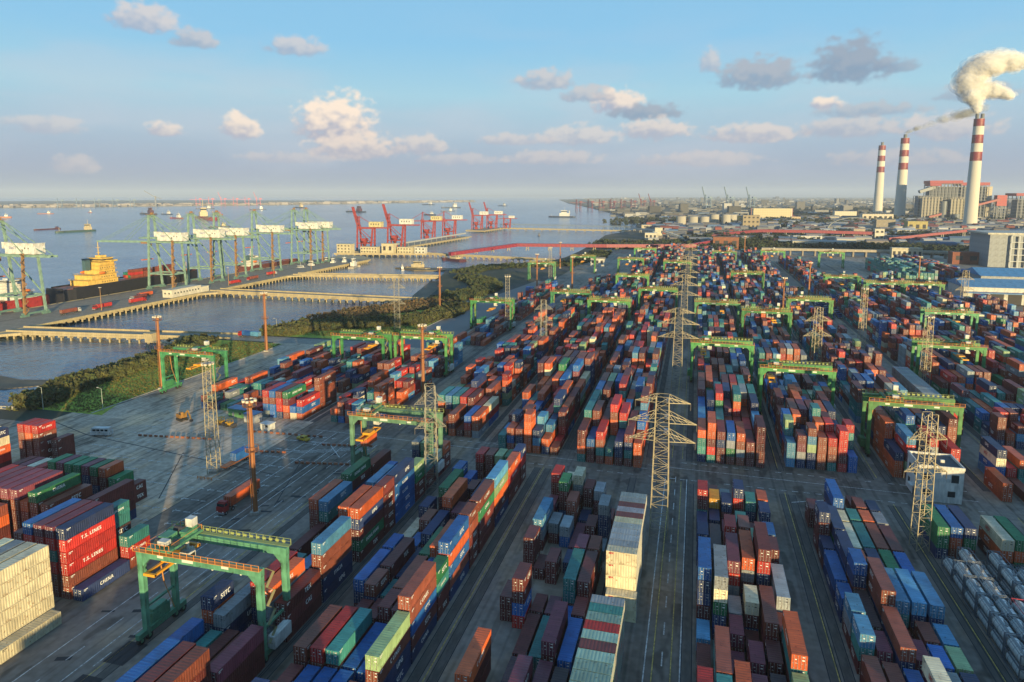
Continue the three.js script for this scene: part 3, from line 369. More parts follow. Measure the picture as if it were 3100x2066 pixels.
// ---------------------------------------------------------------- tank containers at the lower right
{
  const steel = mat(.80, .80, .77, .42, .1, { map: paintTex[0] }), frameM = painted(.16, .18, .21, 1), redM = painted(.45, .03, .05, 2), walk = mat(.16, .17, .18, .7);
  function tank(label, pos, fm) {
    const o = thing('tank_container', label, 'tank container', pos, 0, 'tank containers stacked in rows'), hw = CW / 2, hl = L20 / 2, H = CH, f = [];
    for (const sx of [-1, 1]) for (const sz of [-1, 1]) f.push(bx(.16, H, .16, sx * (hw - .08), H / 2, sz * (hl - .08)));
    for (const sx of [-1, 1]) f.push(bx(.12, .12, L20 - .3, sx * (hw - .07), .1, 0), bx(.1, .1, L20 - .3, sx * (hw - .07), H - .08, 0));
    for (const sz of [-1, 1]) { f.push(bx(W2, .12, .12, 0, .1, sz * (hl - .08)), bx(W2, .12, .12, 0, H - .07, sz * (hl - .08))); for (const sx of [-1, 1]) f.push(bar(V(sx * (hw - .1), .12, sz * (hl - .09)), V(sx * .2, H * .34, sz * (hl - .09)), .09), bar(V(sx * (hw - .1), H - .12, sz * (hl - .09)), V(sx * .2, H * .7, sz * (hl - .09)), .09)); }
    obj('frame', f, fm, o);
    const pr = []; for (let i = 0; i <= 6; i++) { const a = i / 6 * Math.PI / 2; pr.push(new THREE.Vector2(1.1 * Math.sin(a), -hl + .62 - .42 * Math.cos(a))); } for (let i = 6; i >= 0; i--) { const a = i / 6 * Math.PI / 2; pr.push(new THREE.Vector2(1.1 * Math.sin(a), hl - .62 + .42 * Math.cos(a))); }
    obj('tank', new THREE.LatheGeometry(pr, 20).rotateX(Math.PI / 2).translate(0, H / 2 + .03, 0), steel, o);
    const rings = []; for (const z of [-1.6, 0, 1.6]) rings.push(new THREE.TorusGeometry(1.115, .028, 4, 20).translate(0, H / 2 + .03, z)); obj('stiffening_ring', rings, frameM, o);
    obj('walkway', [bx(.5, .05, L20 - .8, -.45, H - .06, 0), bx(.4, .12, 1.2, .35, H - .04, -.4), cyl(V(.1, H - .15, .6), V(.1, H + .04, .6), .28, .28, 10)], walk, o);
    return o;
  }
  const W2 = CW - .3; let n = 0;
  for (let c = 0; c < 6; c++) for (let k = 0; k < 6; k++) {
    const z = -126 - k * 6.5, h = (c === 2 && k !== 2) || (c < 1 && k > 4) || (c > 3 && k > 4) || (c === 4 && k < 1) ? 1 : 2; if (c > 0 && k > 5) continue;
    for (let t = 0; t < h; t++) tank(`steel tank container${c === 2 && k === 2 && t === 1 ? ' in red frame' : ''}, ${t === h - 1 ? 'upper' : 'lower'} tier, ${ORD[c]} row from roadside, ${ORD[k]} along`, [56.6 + CW / 2 + c * PITCH, t * (CH + .02) + .01, z - L20 / 2], c === 2 && k === 2 && t === 1 ? redM : frameM);
  }
}

// ---------------------------------------------------------------- rubber-tyred gantry cranes
const RTG_GREEN = [.065, .27, .085], RTG_TEAL = [.12, .34, .21];
const orangeRail = mat(.58, .20, .03, .6), yellowM = mat(.55, .40, .05, .6), darkM = mat(.035, .035, .04, .8), tyreM = mat(.018, .018, .018, .9), whiteM = painted(.72, .72, .68, 0), greyM = mat(.22, .23, .24, .7), glassM = new THREE.MeshStandardMaterial({ color: lin(.02, .03, .035), roughness: .08, metalness: 0 });
function rtg(label, x, z, span, tx, green, drop) {                        // x,z: middle of the span, near frame at +3.8
  const o = thing('gantry_crane', label, 'gantry crane', [x, 0, z], 0, 'rubber tyred gantry cranes over the container rows'), h = span / 2, D = 3.8, T = 18.4, gm = painted(...green, 0), gm2 = painted(green[0] * .8, green[1] * .85, green[2] * .8, 1);
  for (const sz of [-1, 1]) {
    const z0 = sz * D;
    obj('girder', [bx(span + 1.4, 1.45, .95, 0, T - .72, z0), bx(span * .9, .1, 1.2, 0, T - .03, z0), ...[-1, 1].map(s => prismBeam(s * (h - .2), T - 1.4, z0, s))], gm, o);
    const rail = [], rm = sz > 0 ? orangeRail : mat(.26, .30, .10, .6), zr = z0 + sz * 1.1; rail.push(bx(span + 1.6, .07, 1.0, 0, T + .03, z0 + sz * .62), bx(span + 1.6, .06, .06, 0, T + 1.12, zr), bx(span + 1.6, .05, .05, 0, T + .58, zr)); for (let i = 0; i <= 18; i++) rail.push(bx(.08, 1.1, .08, -h - .7 + i * (span + 1.4) / 18, T + .58, zr));
    if (sz < 0) for (let i = 0; i < 18; i++) rail.push(bx(.7, .5, .1, -h + i * span / 18 + .5, T + .45, zr - .1));
    obj('railing', rail, rm, o);
    for (const sx of [-1, 1]) { obj('leg', [taper(sx * h, 1.2, z0, T - .1, 1.05, .82, 1.2, 1.0)], gm, o); }
  }
  for (const sx of [-1, 1]) {
    obj('sill_beam', [bx(.9, 1.0, D * 2 + 4.6, sx * h, 1.75, 0), bx(.5, .6, D * 2, sx * h, 9.4, 0).scale(1, .7, 1)], gm2, o);
    for (const sz of [-1, 1]) for (const q of [-.95, .95]) { const w = obj('wheel', [cyl(V(sx * h - .34, .78, sz * (D + .6) + q), V(sx * h + .34, .78, sz * (D + .6) + q), .78, .78, 16)], tyreM, o); obj('hub', [cyl(V(sx * h - .38, .78, sz * (D + .6) + q), V(sx * h + .38, .78, sz * (D + .6) + q), .36, .36, 8)], gm2, w); }
    obj('bogie', [bx(.7, .7, 3.2, sx * h, 1.2, D + .6), bx(.7, .7, 3.2, sx * h, 1.2, -D - .6)], darkM, o);
  }
  obj('engine_house', [bx(1.7, 2.1, 4.6, -h - .9, 3.2, 0), bx(1.4, .5, 3.6, -h - .9, 4.5, 0)], gm2, o); obj('electric_cabinet', [bx(1.5, 2.4, 5.2, h + .85, 3.4, 0)], whiteM, o);
  // trolley with machinery, cab and spreader
  const tr = obj('trolley', [bx(5.2, .5, D * 2 + 1.2, tx, T + .5, 0), bx(2, 1.3, 2.6, tx - .6, T + 1.4, 1), bx(1.6, 1.0, 1.8, tx + 1.2, T + 1.25, -1.6), bx(1.2, 2.2, 1.0, tx + 1.6, T + 1.8, -3)], gm2, o);
  obj('winch_drum', [cyl(V(tx - 1.6, T + 1.5, -2), V(tx + .4, T + 1.5, -2), .62, .62, 12)], darkM, tr); obj('winch_drum', [cyl(V(tx - 1.8, T + 1.4, 2.6), V(tx + .2, T + 1.4, 2.6), .5, .5, 12)], darkM, tr); obj('gearbox', [bx(.9, .9, 1.1, tx + 1.9, T + 1.2, 2)], darkM, tr);
  obj('winch_cover', [bx(1.5, 1.6, 1.5, tx + 1.7, T + 3.1, -2.6)], whiteM, tr); obj('motor_cover', [bx(1.9, .8, 1.3, tx + .4, T + 1.6, 3.1)], whiteM, tr);
  obj('handrail', (() => { const q = []; for (let i = 0; i < 6; i++) for (const s of [-1, 1]) q.push(bx(.07, 1, .07, tx - 2.5 + i, T + 1.2, s * (D + .5))); for (const s of [-1, 1]) q.push(bx(5.2, .06, .06, tx, T + 1.7, s * (D + .5)), bx(.06, .06, D * 2, tx + s * 2.6, T + 1.7, 0)); return q; })(), orangeRail, tr);
  const cab = obj('cab', [bx(1.9, 2.1, 2.0, tx + 1.8, T - 3.0, -1.0), bx(1.7, .25, 1.8, tx + 1.8, T - 1.8, -1.0), bx(.5, 1.6, .5, tx + 1.8, T - 1.0, -1.0)], whiteM, o); obj('cab_window', [bx(1.94, 1.0, 1.6, tx + 1.8, T - 3.0, -1.0)], glassM, cab);
  const ropes = []; for (const [a, b] of [[-.9, -1.8], [.9, -1.8], [-.9, 1.8], [.9, 1.8]]) ropes.push(cyl(V(tx - .8 + a, T, b), V(tx - .8 + a, drop + 1, b), .035, .035, 4)); obj('hoist_rope', ropes, darkM, o);
  obj('spreader', [bx(.5, .4, 11.8, tx - .8 - 1, drop + .2, 0), bx(.5, .4, 11.8, tx - .8 + 1, drop + .2, 0), bx(2.5, .5, .5, tx - .8, drop + .2, 5.7), bx(2.5, .5, .5, tx - .8, drop + .2, -5.7), bx(2.4, .7, 3.4, tx - .8, drop + .7, 0)], mat(.62, .28, .02, .55), o);
  // stair and cable guards on the near right and near left legs
  const st = []; for (let i = 0; i < 9; i++) { const y = 2 + i * 1.8; st.push(bar(V(h + .9, y, i % 2 ? 3.2 : 1.0), V(h + .9, y + 1.8, i % 2 ? 1.0 : 3.2), .5, .07)); } obj('stair', st, mat(.22, .20, .10, .6), o);
  const ca = []; for (let i = 0; i < 8; i++) ca.push(bar(V(-h + .95 + .18 * Math.abs(i - 4), 15.5 - i * 1.5, 1.2 - i * .35), V(-h + .95 + .18 * Math.abs(i - 3), 14 - i * 1.5, .85 - i * .35), .22, .12)); obj('cable_chain', ca, mat(.38, .17, .05, .7), o);
  obj('number_board', [bx(2.4, .6, .02, -2, T - .7, D + .49), bx(1.5, .5, .02, 6, T - .7, D + .49), bx(1.3, .5, .02, -8, T - .7, D + .49)], mat(.55, .56, .5, .6), o);
  obj('floodlight', [bx(.3, .35, .3, -5, T - 1.65, D), bx(.3, .35, .3, 3, T - 1.65, D), bx(.3, .35, .3, 9, T - 1.65, D)], mat(.75, .73, .62, .4), o);
  return o;
}
function taper(x, y0, z, y1, w0, d0, w1, d1) { const g = bx(1, y1 - y0, 1, 0, (y0 + y1) / 2, 0), p = g.attributes.position; for (let i = 0; i < p.count; i++) { const t = (p.getY(i) - y0) / (y1 - y0); p.setXYZ(i, p.getX(i) * lerp(w0, w1, t) + x, p.getY(i), p.getZ(i) * lerp(d0, d1, t) + z); } g.computeVertexNormals(); return g; }
function prismBeam(x, y, z, s) { const sh = new THREE.Shape(); sh.moveTo(0, 0); sh.lineTo(-s * 2.1, 0); sh.lineTo(0, -2.3); sh.closePath(); const g = new THREE.ExtrudeGeometry(sh, { depth: .7, bevelEnabled: false }); return g.translate(x, y, z - .35); }
// middle of span, z, phrase
const GANTRIES = [[-85.4, -99.6, 'front gantry crane, half in shade, nearest the left bottom', -8.4, 14.6, RTG_TEAL], [-85.6, -180.4, 'gantry crane lifting an orange container beside lattice tower', -8.5, 11, RTG_TEAL], [-204, -234, 'gantry crane on the grass edge beside orange mast', 3, 12], [-151, -283, 'gantry crane over low stacks with verge behind', 6, 13], [-123, -291, 'gantry crane behind the tall orange mast', 5, 12.5], [-122.5, -402, 'gantry crane beside slim grey lattice mast past the access road', 0, 12], [-81.5, -452, 'gantry crane past the second cross road, first row', -4, 12], [-51.5, -423, 'gantry crane over orange and green stacks left of pylons', 2, 12], [-24.5, -482, 'gantry crane just left of the pylon line, far', -5, 12], [12.9, -312, 'gantry crane just right of the pylon line', -7, 13], [14, -432, 'second gantry crane right of the pylon line', 4, 12], [40.5, -407, 'second gantry crane of the paired row', 5, 12], [39, -273, 'gantry crane spanning the maroon stacks in mid yard', -8, 13], [71.5, -461, 'gantry crane beside the lorry park', -6, 12], [140.5, -430, 'gantry crane before the blue roofed shed', 5, 12], [110, -334, 'gantry crane near right edge behind grey mast', 6, 12.5], [69, -237, 'bright green gantry crane behind the white office', -6, 10], [116, -596, 'far gantry crane behind the lorry park', 0, 12], [139, -563, 'far gantry crane before the green stacks', 4, 12], [-49.5, -560, 'far gantry crane left of the pylons, second', 3, 12], [-17, -686, 'far gantry crane astride the pylon side rows', 0, 12], [43.5, -605, 'far gantry crane right of the pylons, third', -3, 12], [-145, -642, 'far gantry crane beside the white hut by the bank', 2, 12], [-117, -722, 'far gantry crane near the shed on the bank', 0, 12], [-60, -846, 'farthest gantry crane left of the pylons', 3, 12], [-64.5, -706, 'far gantry crane beyond the left rows', -3, 12], [32.5, -820, 'farthest gantry crane in the middle rows', 4, 12], [152, -848, 'farthest gantry crane on the right side', 0, 12], [166, -566, 'far gantry crane beside blue stacks', 3, 12], [88, -846, 'farthest gantry crane before the long viaduct', 0, 12]];
GANTRIES.forEach(([x, z, ph, tx, drop, c], i) => { const g = c ?? RTG_GREEN, f = [1, .85, 1.15, .95, 1.25][i % 5]; rtg('green ' + ph, x, z, 25.6, tx, [g[0] * f * (i % 3 === 1 ? 1.4 : 1), g[1] * f, g[2] * f * (i % 4 === 2 ? 1.4 : 1)], drop); });
{ // the box hanging under the second crane
  const P = PARTS[20], m = cmat('o', 0), o = thing('shipping_container', 'orange short container hanging from the spreader of a gantry crane', 'container', [-94.9, 8.3, -180.4]);
  obj('frame', P.frame, m, o); obj('wall', P.wall, m, o); obj('roof', P.roof, m, o); const d1 = obj('door', P.doorL, m, o), d2 = obj('door', P.doorR, m, o); obj('locking_bar', P.barsL, galv, d1); obj('locking_bar', P.barsR, galv, d2);
}

// ---------------------------------------------------------------- lattice towers and light masts
const galvSteel = mat(.22, .205, .17, .6, .2), creamSteel = mat(.33, .28, .18, .6, .1), orangeMast = painted(.36, .14, .05, 1);
function lattice(H, w0, w1, n, leg, br) {                                   // square lattice column
  const g = [], c = [[-1, -1], [1, -1], [1, 1], [-1, 1]], at = (i, t) => { const w = lerp(w0, w1, t) / 2; return V(c[i][0] * w, t * H, c[i][1] * w); };
  for (let i = 0; i < 4; i++) { g.push(bar(at(i, 0), at(i, 1), leg)); for (let k = 0; k < n; k++) { const j = (i + 1) % 4, a = at(i, k / n), b = at(j, (k + 1) / n), a2 = at(j, k / n), b2 = at(i, (k + 1) / n); g.push(k % 2 ? bar(a, b, br) : bar(a2, b2, br), bar(b2, b, br)); } }
  return g;
}
function pylon(label, x, z, H, w0, w1, arms, turn, m = creamSteel) {
  const o = thing('power_pylon', label, 'pylon', [x, 0, z], turn, 'power pylons in the yard'); obj('tower', lattice(H, w0, w1, Math.round(H / 2.1), .17, .07), m, o);
  for (const [y, half, hh] of arms) for (const s of [-1, 1]) {
    const g = [], w = lerp(w0, w1, y / H) / 2, tip = V(s * half, y - hh * .15, 0);
    for (const sz of [-1, 1]) { g.push(bar(V(s * w, y, sz * w), tip, .15), bar(V(s * w, y + hh, sz * w), tip, .13)); for (let k = 1; k < 4; k++) { const t = k / 4, a = V(lerp(s * w, tip.x, t), lerp(y, tip.y, t), lerp(sz * w, 0, t)), b = V(lerp(s * w, tip.x, t - .25), lerp(y + hh, tip.y, t - .25), lerp(sz * w, 0, t - .25)); g.push(bar(a, b, .09)); if (sz > 0) g.push(bar(a, V(a.x, a.y, -a.z), .09)); } }
    obj('crossarm', g, m, o); obj('insulator', [cyl(V(tip.x, tip.y, 0), V(tip.x, tip.y - 1.7, 0), .1, .1, 6)], mat(.10, .09, .08, .3), o);
  }
  return o;
}
pylon('tall cream lattice pylon with three pairs of crossarms beside the centre road', -6.4, -163, 35.6, 4.4, 3.0, [[34.2, 6.6, 1.4], [29.2, 8.2, 2.2], [24.6, 8.0, 2.2]], 0);
pylon('second cream lattice pylon along the centre road', -5.8, -292, 36, 4.4, 3.0, [[34.4, 6.6, 1.4], [29.6, 8.6, 2.2], [23.6, 8.6, 2.2]], 0);
pylon('third cream lattice pylon along the centre road', -5.4, -420, 36, 4.4, 3, [[34.4, 6.6, 1.4], [29.6, 8.6, 2.2], [23.6, 8.6, 2.2]], 0);
pylon('fourth cream lattice pylon along the centre road', -5, -545, 36, 4.4, 3, [[34.4, 6.6, 1.4], [29.6, 8.6, 2.2], [23.6, 8.6, 2.2]], 0);
pylon('fifth lattice pylon along the centre road, farthest', -4.6, -690, 36, 4.4, 3, [[34.4, 6.6, 1.4], [29.6, 8.6, 2.2], [23.6, 8.6, 2.2]], 0);
pylon('lattice pylon with short arms beside the second gantry crane', -70.2, -170, 31.5, 3.6, 2.6, [[26.5, 4.4, 2.6], [19.5, 4.4, 2.4]], .5, galvSteel);
pylon('lattice pylon with short arms behind the orange lit stacks', -73, -328, 31.5, 3.4, 2.4, [[27, 4.6, 2.4], [21, 4.6, 2.2]], .4, galvSteel);
pylon('lattice pylon standing in the grass beyond the access road', -178, -380, 33, 3.6, 2.6, [[27, 5.4, 2.4], [17, 5.4, 2.4]], .3, galvSteel);
pylon('lattice pylon beside the white office building', 54.2, -172, 33.5, 3.0, 2.3, [[27.5, 4.4, 2.2], [19.6, 5.0, 2.2]], .25);
pylon('lattice pylon between the right hand blocks, mid yard', 55.4, -330, 33, 3.6, 2.6, [[27, 6, 2.2], [20, 6.4, 2.2]], .25);
pylon('lattice pylon near the blue roofed shed', 178, -520, 33, 3.6, 2.6, [[27, 6, 2.2], [20, 6.4, 2.2]], .25);
function lightMast(label, x, z, H, kind) {
  const m = kind === 'orange' ? orangeMast : galvSteel, o = thing('light_mast', label, 'light mast', [x, 0, z], .3, 'floodlight masts');
  if (kind === 'orange') obj('shaft', [cyl(V(0, 0, 0), V(0, H, 0), .55, .36, 12), cyl(V(.62, 0, 0), V(.46, H, 0), .12, .12, 6)], m, o); else obj('shaft', lattice(H, 3.0, 2.3, Math.round(H / 1.9), .17, .075), kind === 'grey' ? galvSteel : creamSteel, o);
  const pf = []; for (const y of kind === 'orange' ? [H * .56, H * .95] : [H]) { pf.push(cyl(V(0, y, 0), V(0, y + .18, 0), 1.7, 1.9, 10)); for (let i = 0; i < 8; i++) { const a = i / 8 * 6.283; pf.push(bx(.08, 1.1, .08, 1.75 * Math.cos(a), y + .7, 1.75 * Math.sin(a))); } pf.push(new THREE.TorusGeometry(1.75, .06, 4, 12).rotateX(Math.PI / 2).translate(0, y + 1.2, 0)); } obj('platform', pf, m, o);
  const fl = []; for (let i = 0; i < 8; i++) { const a = i / 8 * 6.283; fl.push(bx(.7, .55, .5, 1.55 * Math.cos(a), H * .985 + .5, 1.55 * Math.sin(a))); } obj('floodlight', fl, mat(.5, .45, .36, .4), o);
  obj('footing', [bx(2.4, .7, 2.4, 0, .35, 0)], concrete(.4, .39, .37), o);
  if (kind === 'orange') obj('service_ladder', [bar(V(-.7, 1, .5), V(-.5, H * .94, .4), .28, .08)], mat(.3, .12, .03, .7), o);
}
[['orange tubular light mast beside the red lorry', -110.5, -145.5, 31, 'orange'], ['cream lattice light mast beside the blue trailer box', -139.5, -165.5, 34, 'cream'], ['orange light mast in front of the verge gantries', -107, -252, 31, 'orange'], ['orange light mast at the hedge by a gantry', -222.5, -235, 32, 'orange'], ['orange light mast standing on the green verge', -222, -309, 32, 'orange'], ['orange light mast beyond the second pier', -178, -453, 32, 'orange'], ['grey lattice light mast beside the access road gantry', -111.5, -398, 34, 'grey'], ['grey lattice light mast in the wide lane at right', 90.5, -404, 33, 'cream'], ['grey lattice light mast behind the crosswise grey row', 96.2, -316, 33, 'cream'], ['orange light mast behind the paired gantries', 54.8, -452, 32, 'orange'], ['orange light mast in the lorry park', 86, -560, 32, 'orange'], ['orange light mast in front of the green wall', 184, -640, 32, 'orange'], ['orange light mast near the blue roofed shed', 214, -520, 32, 'orange'], ['orange light mast left of far rows', -100, -560, 32, 'orange'], ['thin red mast near the bank hut', -150, -760, 30, 'orange'], ['thin red mast by the cream wall', -140, -600, 30, 'orange'], ['grey lattice mast by far left gantry', -136, -640, 33, 'grey'], ['orange mast at the far yard end', 60, -900, 32, 'orange']].forEach(a => lightMast(...a));

// ---------------------------------------------------------------- quay, approach bridges
const quayCon = concrete(.50, .43, .28), quayDark = concrete(.46, .40, .28);
function deck(name, label, cat, ax, az, bxx, bz, w, pileStep, kerb = 1.0) {
  const L = Math.hypot(bxx - ax, bz - az), o = thing(name, label, cat, [(ax + bxx) / 2, 0, (az + bz) / 2], -Math.atan2(bz - az, bxx - ax));
  obj('deck', [bx(L, 1.5, w, 0, -.75, 0)], quayCon, o); obj('road_surface', [bx(L, .04, w - 1.4, 0, .03, 0)], concrete(.38, .34, .28), o);
  for (const s of [-1, 1]) obj('parapet', [bx(L, kerb, .35, 0, kerb / 2, s * (w / 2 - .17)), bx(L, 1.3, .3, 0, -.9, s * (w / 2 + .16))], quayCon, o);
  for (let x = -L / 2 + 3; x < L / 2 - 1; x += pileStep) { obj('crosshead', [bx(1.5, 1.3, w - 1.2, x, -2.1, 0)], quayDark, o); for (const s of [-1, 1]) obj('pile', [cyl(V(x, -7, s * (w / 2 - 2.2)), V(x, -2.2, s * (w / 2 - 2.2)), .55, .55, 8)], quayDark, o); }
  return o;
}
deck('approach_bridge', 'concrete approach bridge to the quay with ochre side, nearest of three', 'bridge', -411, -319, -262, -337, 13, 6.6, 1.1);
deck('approach_bridge', 'concrete approach bridge beside the white quay building, middle of three', 'bridge', -411, -503, -205, -497, 13, 6.6, 1.1);
deck('approach_bridge', 'concrete approach bridge in front of the moored tugs, farthest of three', 'bridge', -411, -628, -255, -648, 12, 6.6, 1.1);
{
  const o = thing('quay', 'long concrete container quay on piles with ship cranes', 'quay', [0, 0, 0]);
  obj('deck', [bx(68, 1.6, 560, -445, -.8, -520), prism([[-479, -800], [-411, -800], [-440, -840], [-479, -850]], 1.6, -1.6)], quayCon, o); obj('road_surface', [bx(64, .05, 560, -445, .03, -520)], concrete(.34, .30, .25), o);
  obj('edge_beam', [bx(.6, 1.4, 560, -410.8, -.5, -520), bx(.6, 1.4, 560, -479.2, -.5, -520)], concrete(.56, .47, .26), o);
  for (let z = -300; z > -800; z -= 5.4) { obj('crosshead', [bx(5, 1.3, 1.9, -414.6, -2.2, z)], quayDark, o); obj('pile', [cyl(V(-414.4, -7, z), V(-414.4, -2.6, z), .6, .6, 8)], quayDark, o); }
  obj('crane_rail', [bx(.5, .12, 540, -446, .1, -520), bx(.5, .12, 540, -472, .1, -520)], darkM, o); for (let z = -310; z > -790; z -= 24) obj('bollard', [cyl(V(-478, 0, z), V(-478, .8, z), .45, .6, 8)], darkM, o);
  // fishtail where the bridges meet the quay
  obj('junction_slab', [prism([[-411, -480], [-400, -492], [-400, -512], [-411, -516]], 1.6, -1.62), prism([[-411, -300], [-398, -312], [-398, -330], [-411, -336]], 1.6, -1.62), prism([[-411, -612], [-400, -620], [-400, -638], [-411, -645]], 1.6, -1.62)], quayCon, o);
}
// old pile-mounted hut on the nearest bridge
{ const o = thing('pump_hut', 'small ochre concrete pump hut on splayed legs beside the nearest bridge', 'hut', [-306, 0, -318]); obj('wall', [bx(5, 5, 5, 0, 1, 0)], quayCon, o); obj('roof', [bx(5.8, .4, 5.8, 0, 3.7, 0)], quayCon, o); for (let i = 0; i < 8; i++) { const a = i / 8 * 6.28; obj('leg', [bar(V(1.8 * Math.cos(a), -1.5, 1.8 * Math.sin(a)), V(4.2 * Math.cos(a), -6, 4.2 * Math.sin(a)), .4)], quayDark, o); } obj('gangway', [bx(24, .5, 1.6, 13, -.9, 2)], quayDark, o); }
// ship-to-shore cranes
const stsM = painted(.24, .38, .31, 0), stsDark = painted(.14, .26, .22, 1), rustM = painted(.30, .17, .07, 2);
function sts(label, z, raised) {
  const o = thing('quay_crane', label, 'quay crane', [-459, 0, z], 0, 'green ship to shore cranes on the quay'), a = -13, b = 13, w = 8;
  for (const s of [-1, 1]) { obj('leg', [bar(V(a, 1.6, s * w), V(a, 66, s * 3.0), 1.5)], stsM, o); obj('leg', [bar(V(b, 1.6, s * w), V(b, 44, s * 5.5), 1.4)], s > 0 ? rustM : stsM, o); obj('brace', [bar(V(a, 42, s * 5.6), V(b, 14, s * w), .8), bar(V(a, 14, s * w), V(b, 14, s * w), 1.1), bar(V(a, 42, s * 5.3), V(b, 42, s * 5.3), 1.0)], stsM, o); obj('sill_beam', [bar(V(s * 13, 2.2, -w - 2), V(s * 13, 2.2, w + 2), 1.3)], stsDark, o); }
  obj('portal_beam', [bar(V(a, 14, -w), V(a, 14, w), 1.3), bar(V(b, 14, -w), V(b, 14, w), 1.3), bar(V(a, 42, -5.8), V(a, 42, 5.8), 1.4), bar(V(b, 42, -5.6), V(b, 42, 5.6), 1.3), bar(V(a, 65.6, -3.4), V(a, 65.6, 3.4), 1.2)], stsM, o);
  const tipX = raised ? -40 : -73, tipY = raised ? 78 : 41.6;
  for (const s of [-1, 1]) { obj('boom', [bar(V(a, 42, s * 2.6), V(tipX, tipY, s * 2.6), .9, 1.5)], stsM, o); obj('girder', [bar(V(a, 42, s * 2.6), V(34, 42, s * 2.6), .9, 1.5)], stsM, o); obj('stay', [bar(V(a, 66, s * 2.6), V(lerp(a, tipX, .94), lerp(42, tipY, .94) + .6, s * 2.4), .28), bar(V(a, 66, s * 2.6), V(lerp(a, tipX, .5), lerp(42, tipY, .5) + .6, s * 2.4), .28), bar(V(a, 66, s * 2.8), V(30, 43, s * 2.8), .45), bar(V(a, 66, s * 2.8), V(b, 43.4, s * 5), .5)], stsM, o); }
  obj('boom_tie', (() => { const g = []; for (let i = 0; i <= 8; i++) g.push(bx(.5, .7, 5, lerp(a, tipX, i / 8), lerp(42, tipY, i / 8), 0)); return g; })(), stsDark, o);
  const h = obj('machinery_house', [bx(26, 7.2, 8.4, 9, 47, 0), bx(26.6, .4, 9, 9, 50.8, 0), bx(4, 4.5, 4, -7.5, 49, 0)], whiteM, o); obj('window', [bx(.9, 1.1, .1, 14, 47.5, 4.25), bx(.9, 1.1, .1, 17, 47.5, 4.25), bx(.9, 1.6, .1, 11.5, 46, 4.25)], darkM, h); obj('lettering', [textGeom('SMCT', 1.8).clone().translate(3, 47.6, 4.26)], mat(.1, .12, .25, .6), h).userData.kind = 'stuff';
  obj('apex_platform', [bx(5, .3, 8, a, 66.6, 0), bx(4.6, .1, .1, a, 67.8, 3.9), bx(4.6, .1, .1, a, 67.8, -3.9), bx(2, 1.6, 2, a + 1, 67.5, 0)], rustM, o);
  const tr = obj('trolley', [bx(6, 1.6, 7, -20, 41.2, 0), bx(2.4, 2.6, 2.4, -16.5, 38.8, 0)], rustM, o); obj('spreader', [bx(2.2, .8, 12, -20.5, 26, 0)], mat(.5, .12, .04, .6), tr); obj('hoist_rope', [cyl(V(-21, 26, 2), V(-21, 41, 2), .06, .06, 4), cyl(V(-20, 26, -2), V(-20, 41, -2), .06, .06, 4)], darkM, tr);
  const st = []; for (let i = 0; i < 14; i++) { const y = 2 + i * 3; st.push(bar(V(b + 1.8, y, i % 2 ? 6 : 9), V(b + 1.8, y + 3, i % 2 ? 9 : 6), .8, .15)); } obj('stair', st, rustM, o);
  for (const s of [-1, 1]) for (const q of [a, b]) obj('bogie', [bx(1.4, 1.4, 6, q, .8, s * w)], stsDark, o);
}
[['green quay crane whose boom reaches over the yellow ship', -500], ['green quay crane, second along the quay from the yellow ship', -549], ['green quay crane, third along, white house close to second', -585], ['green quay crane, fourth along the quay', -646], ['green quay crane, fifth along the quay', -722], ['green quay crane, last along the quay near the tugs', -749], ['green quay crane at the left edge of the picture', -362]].forEach(a => sts(...a));
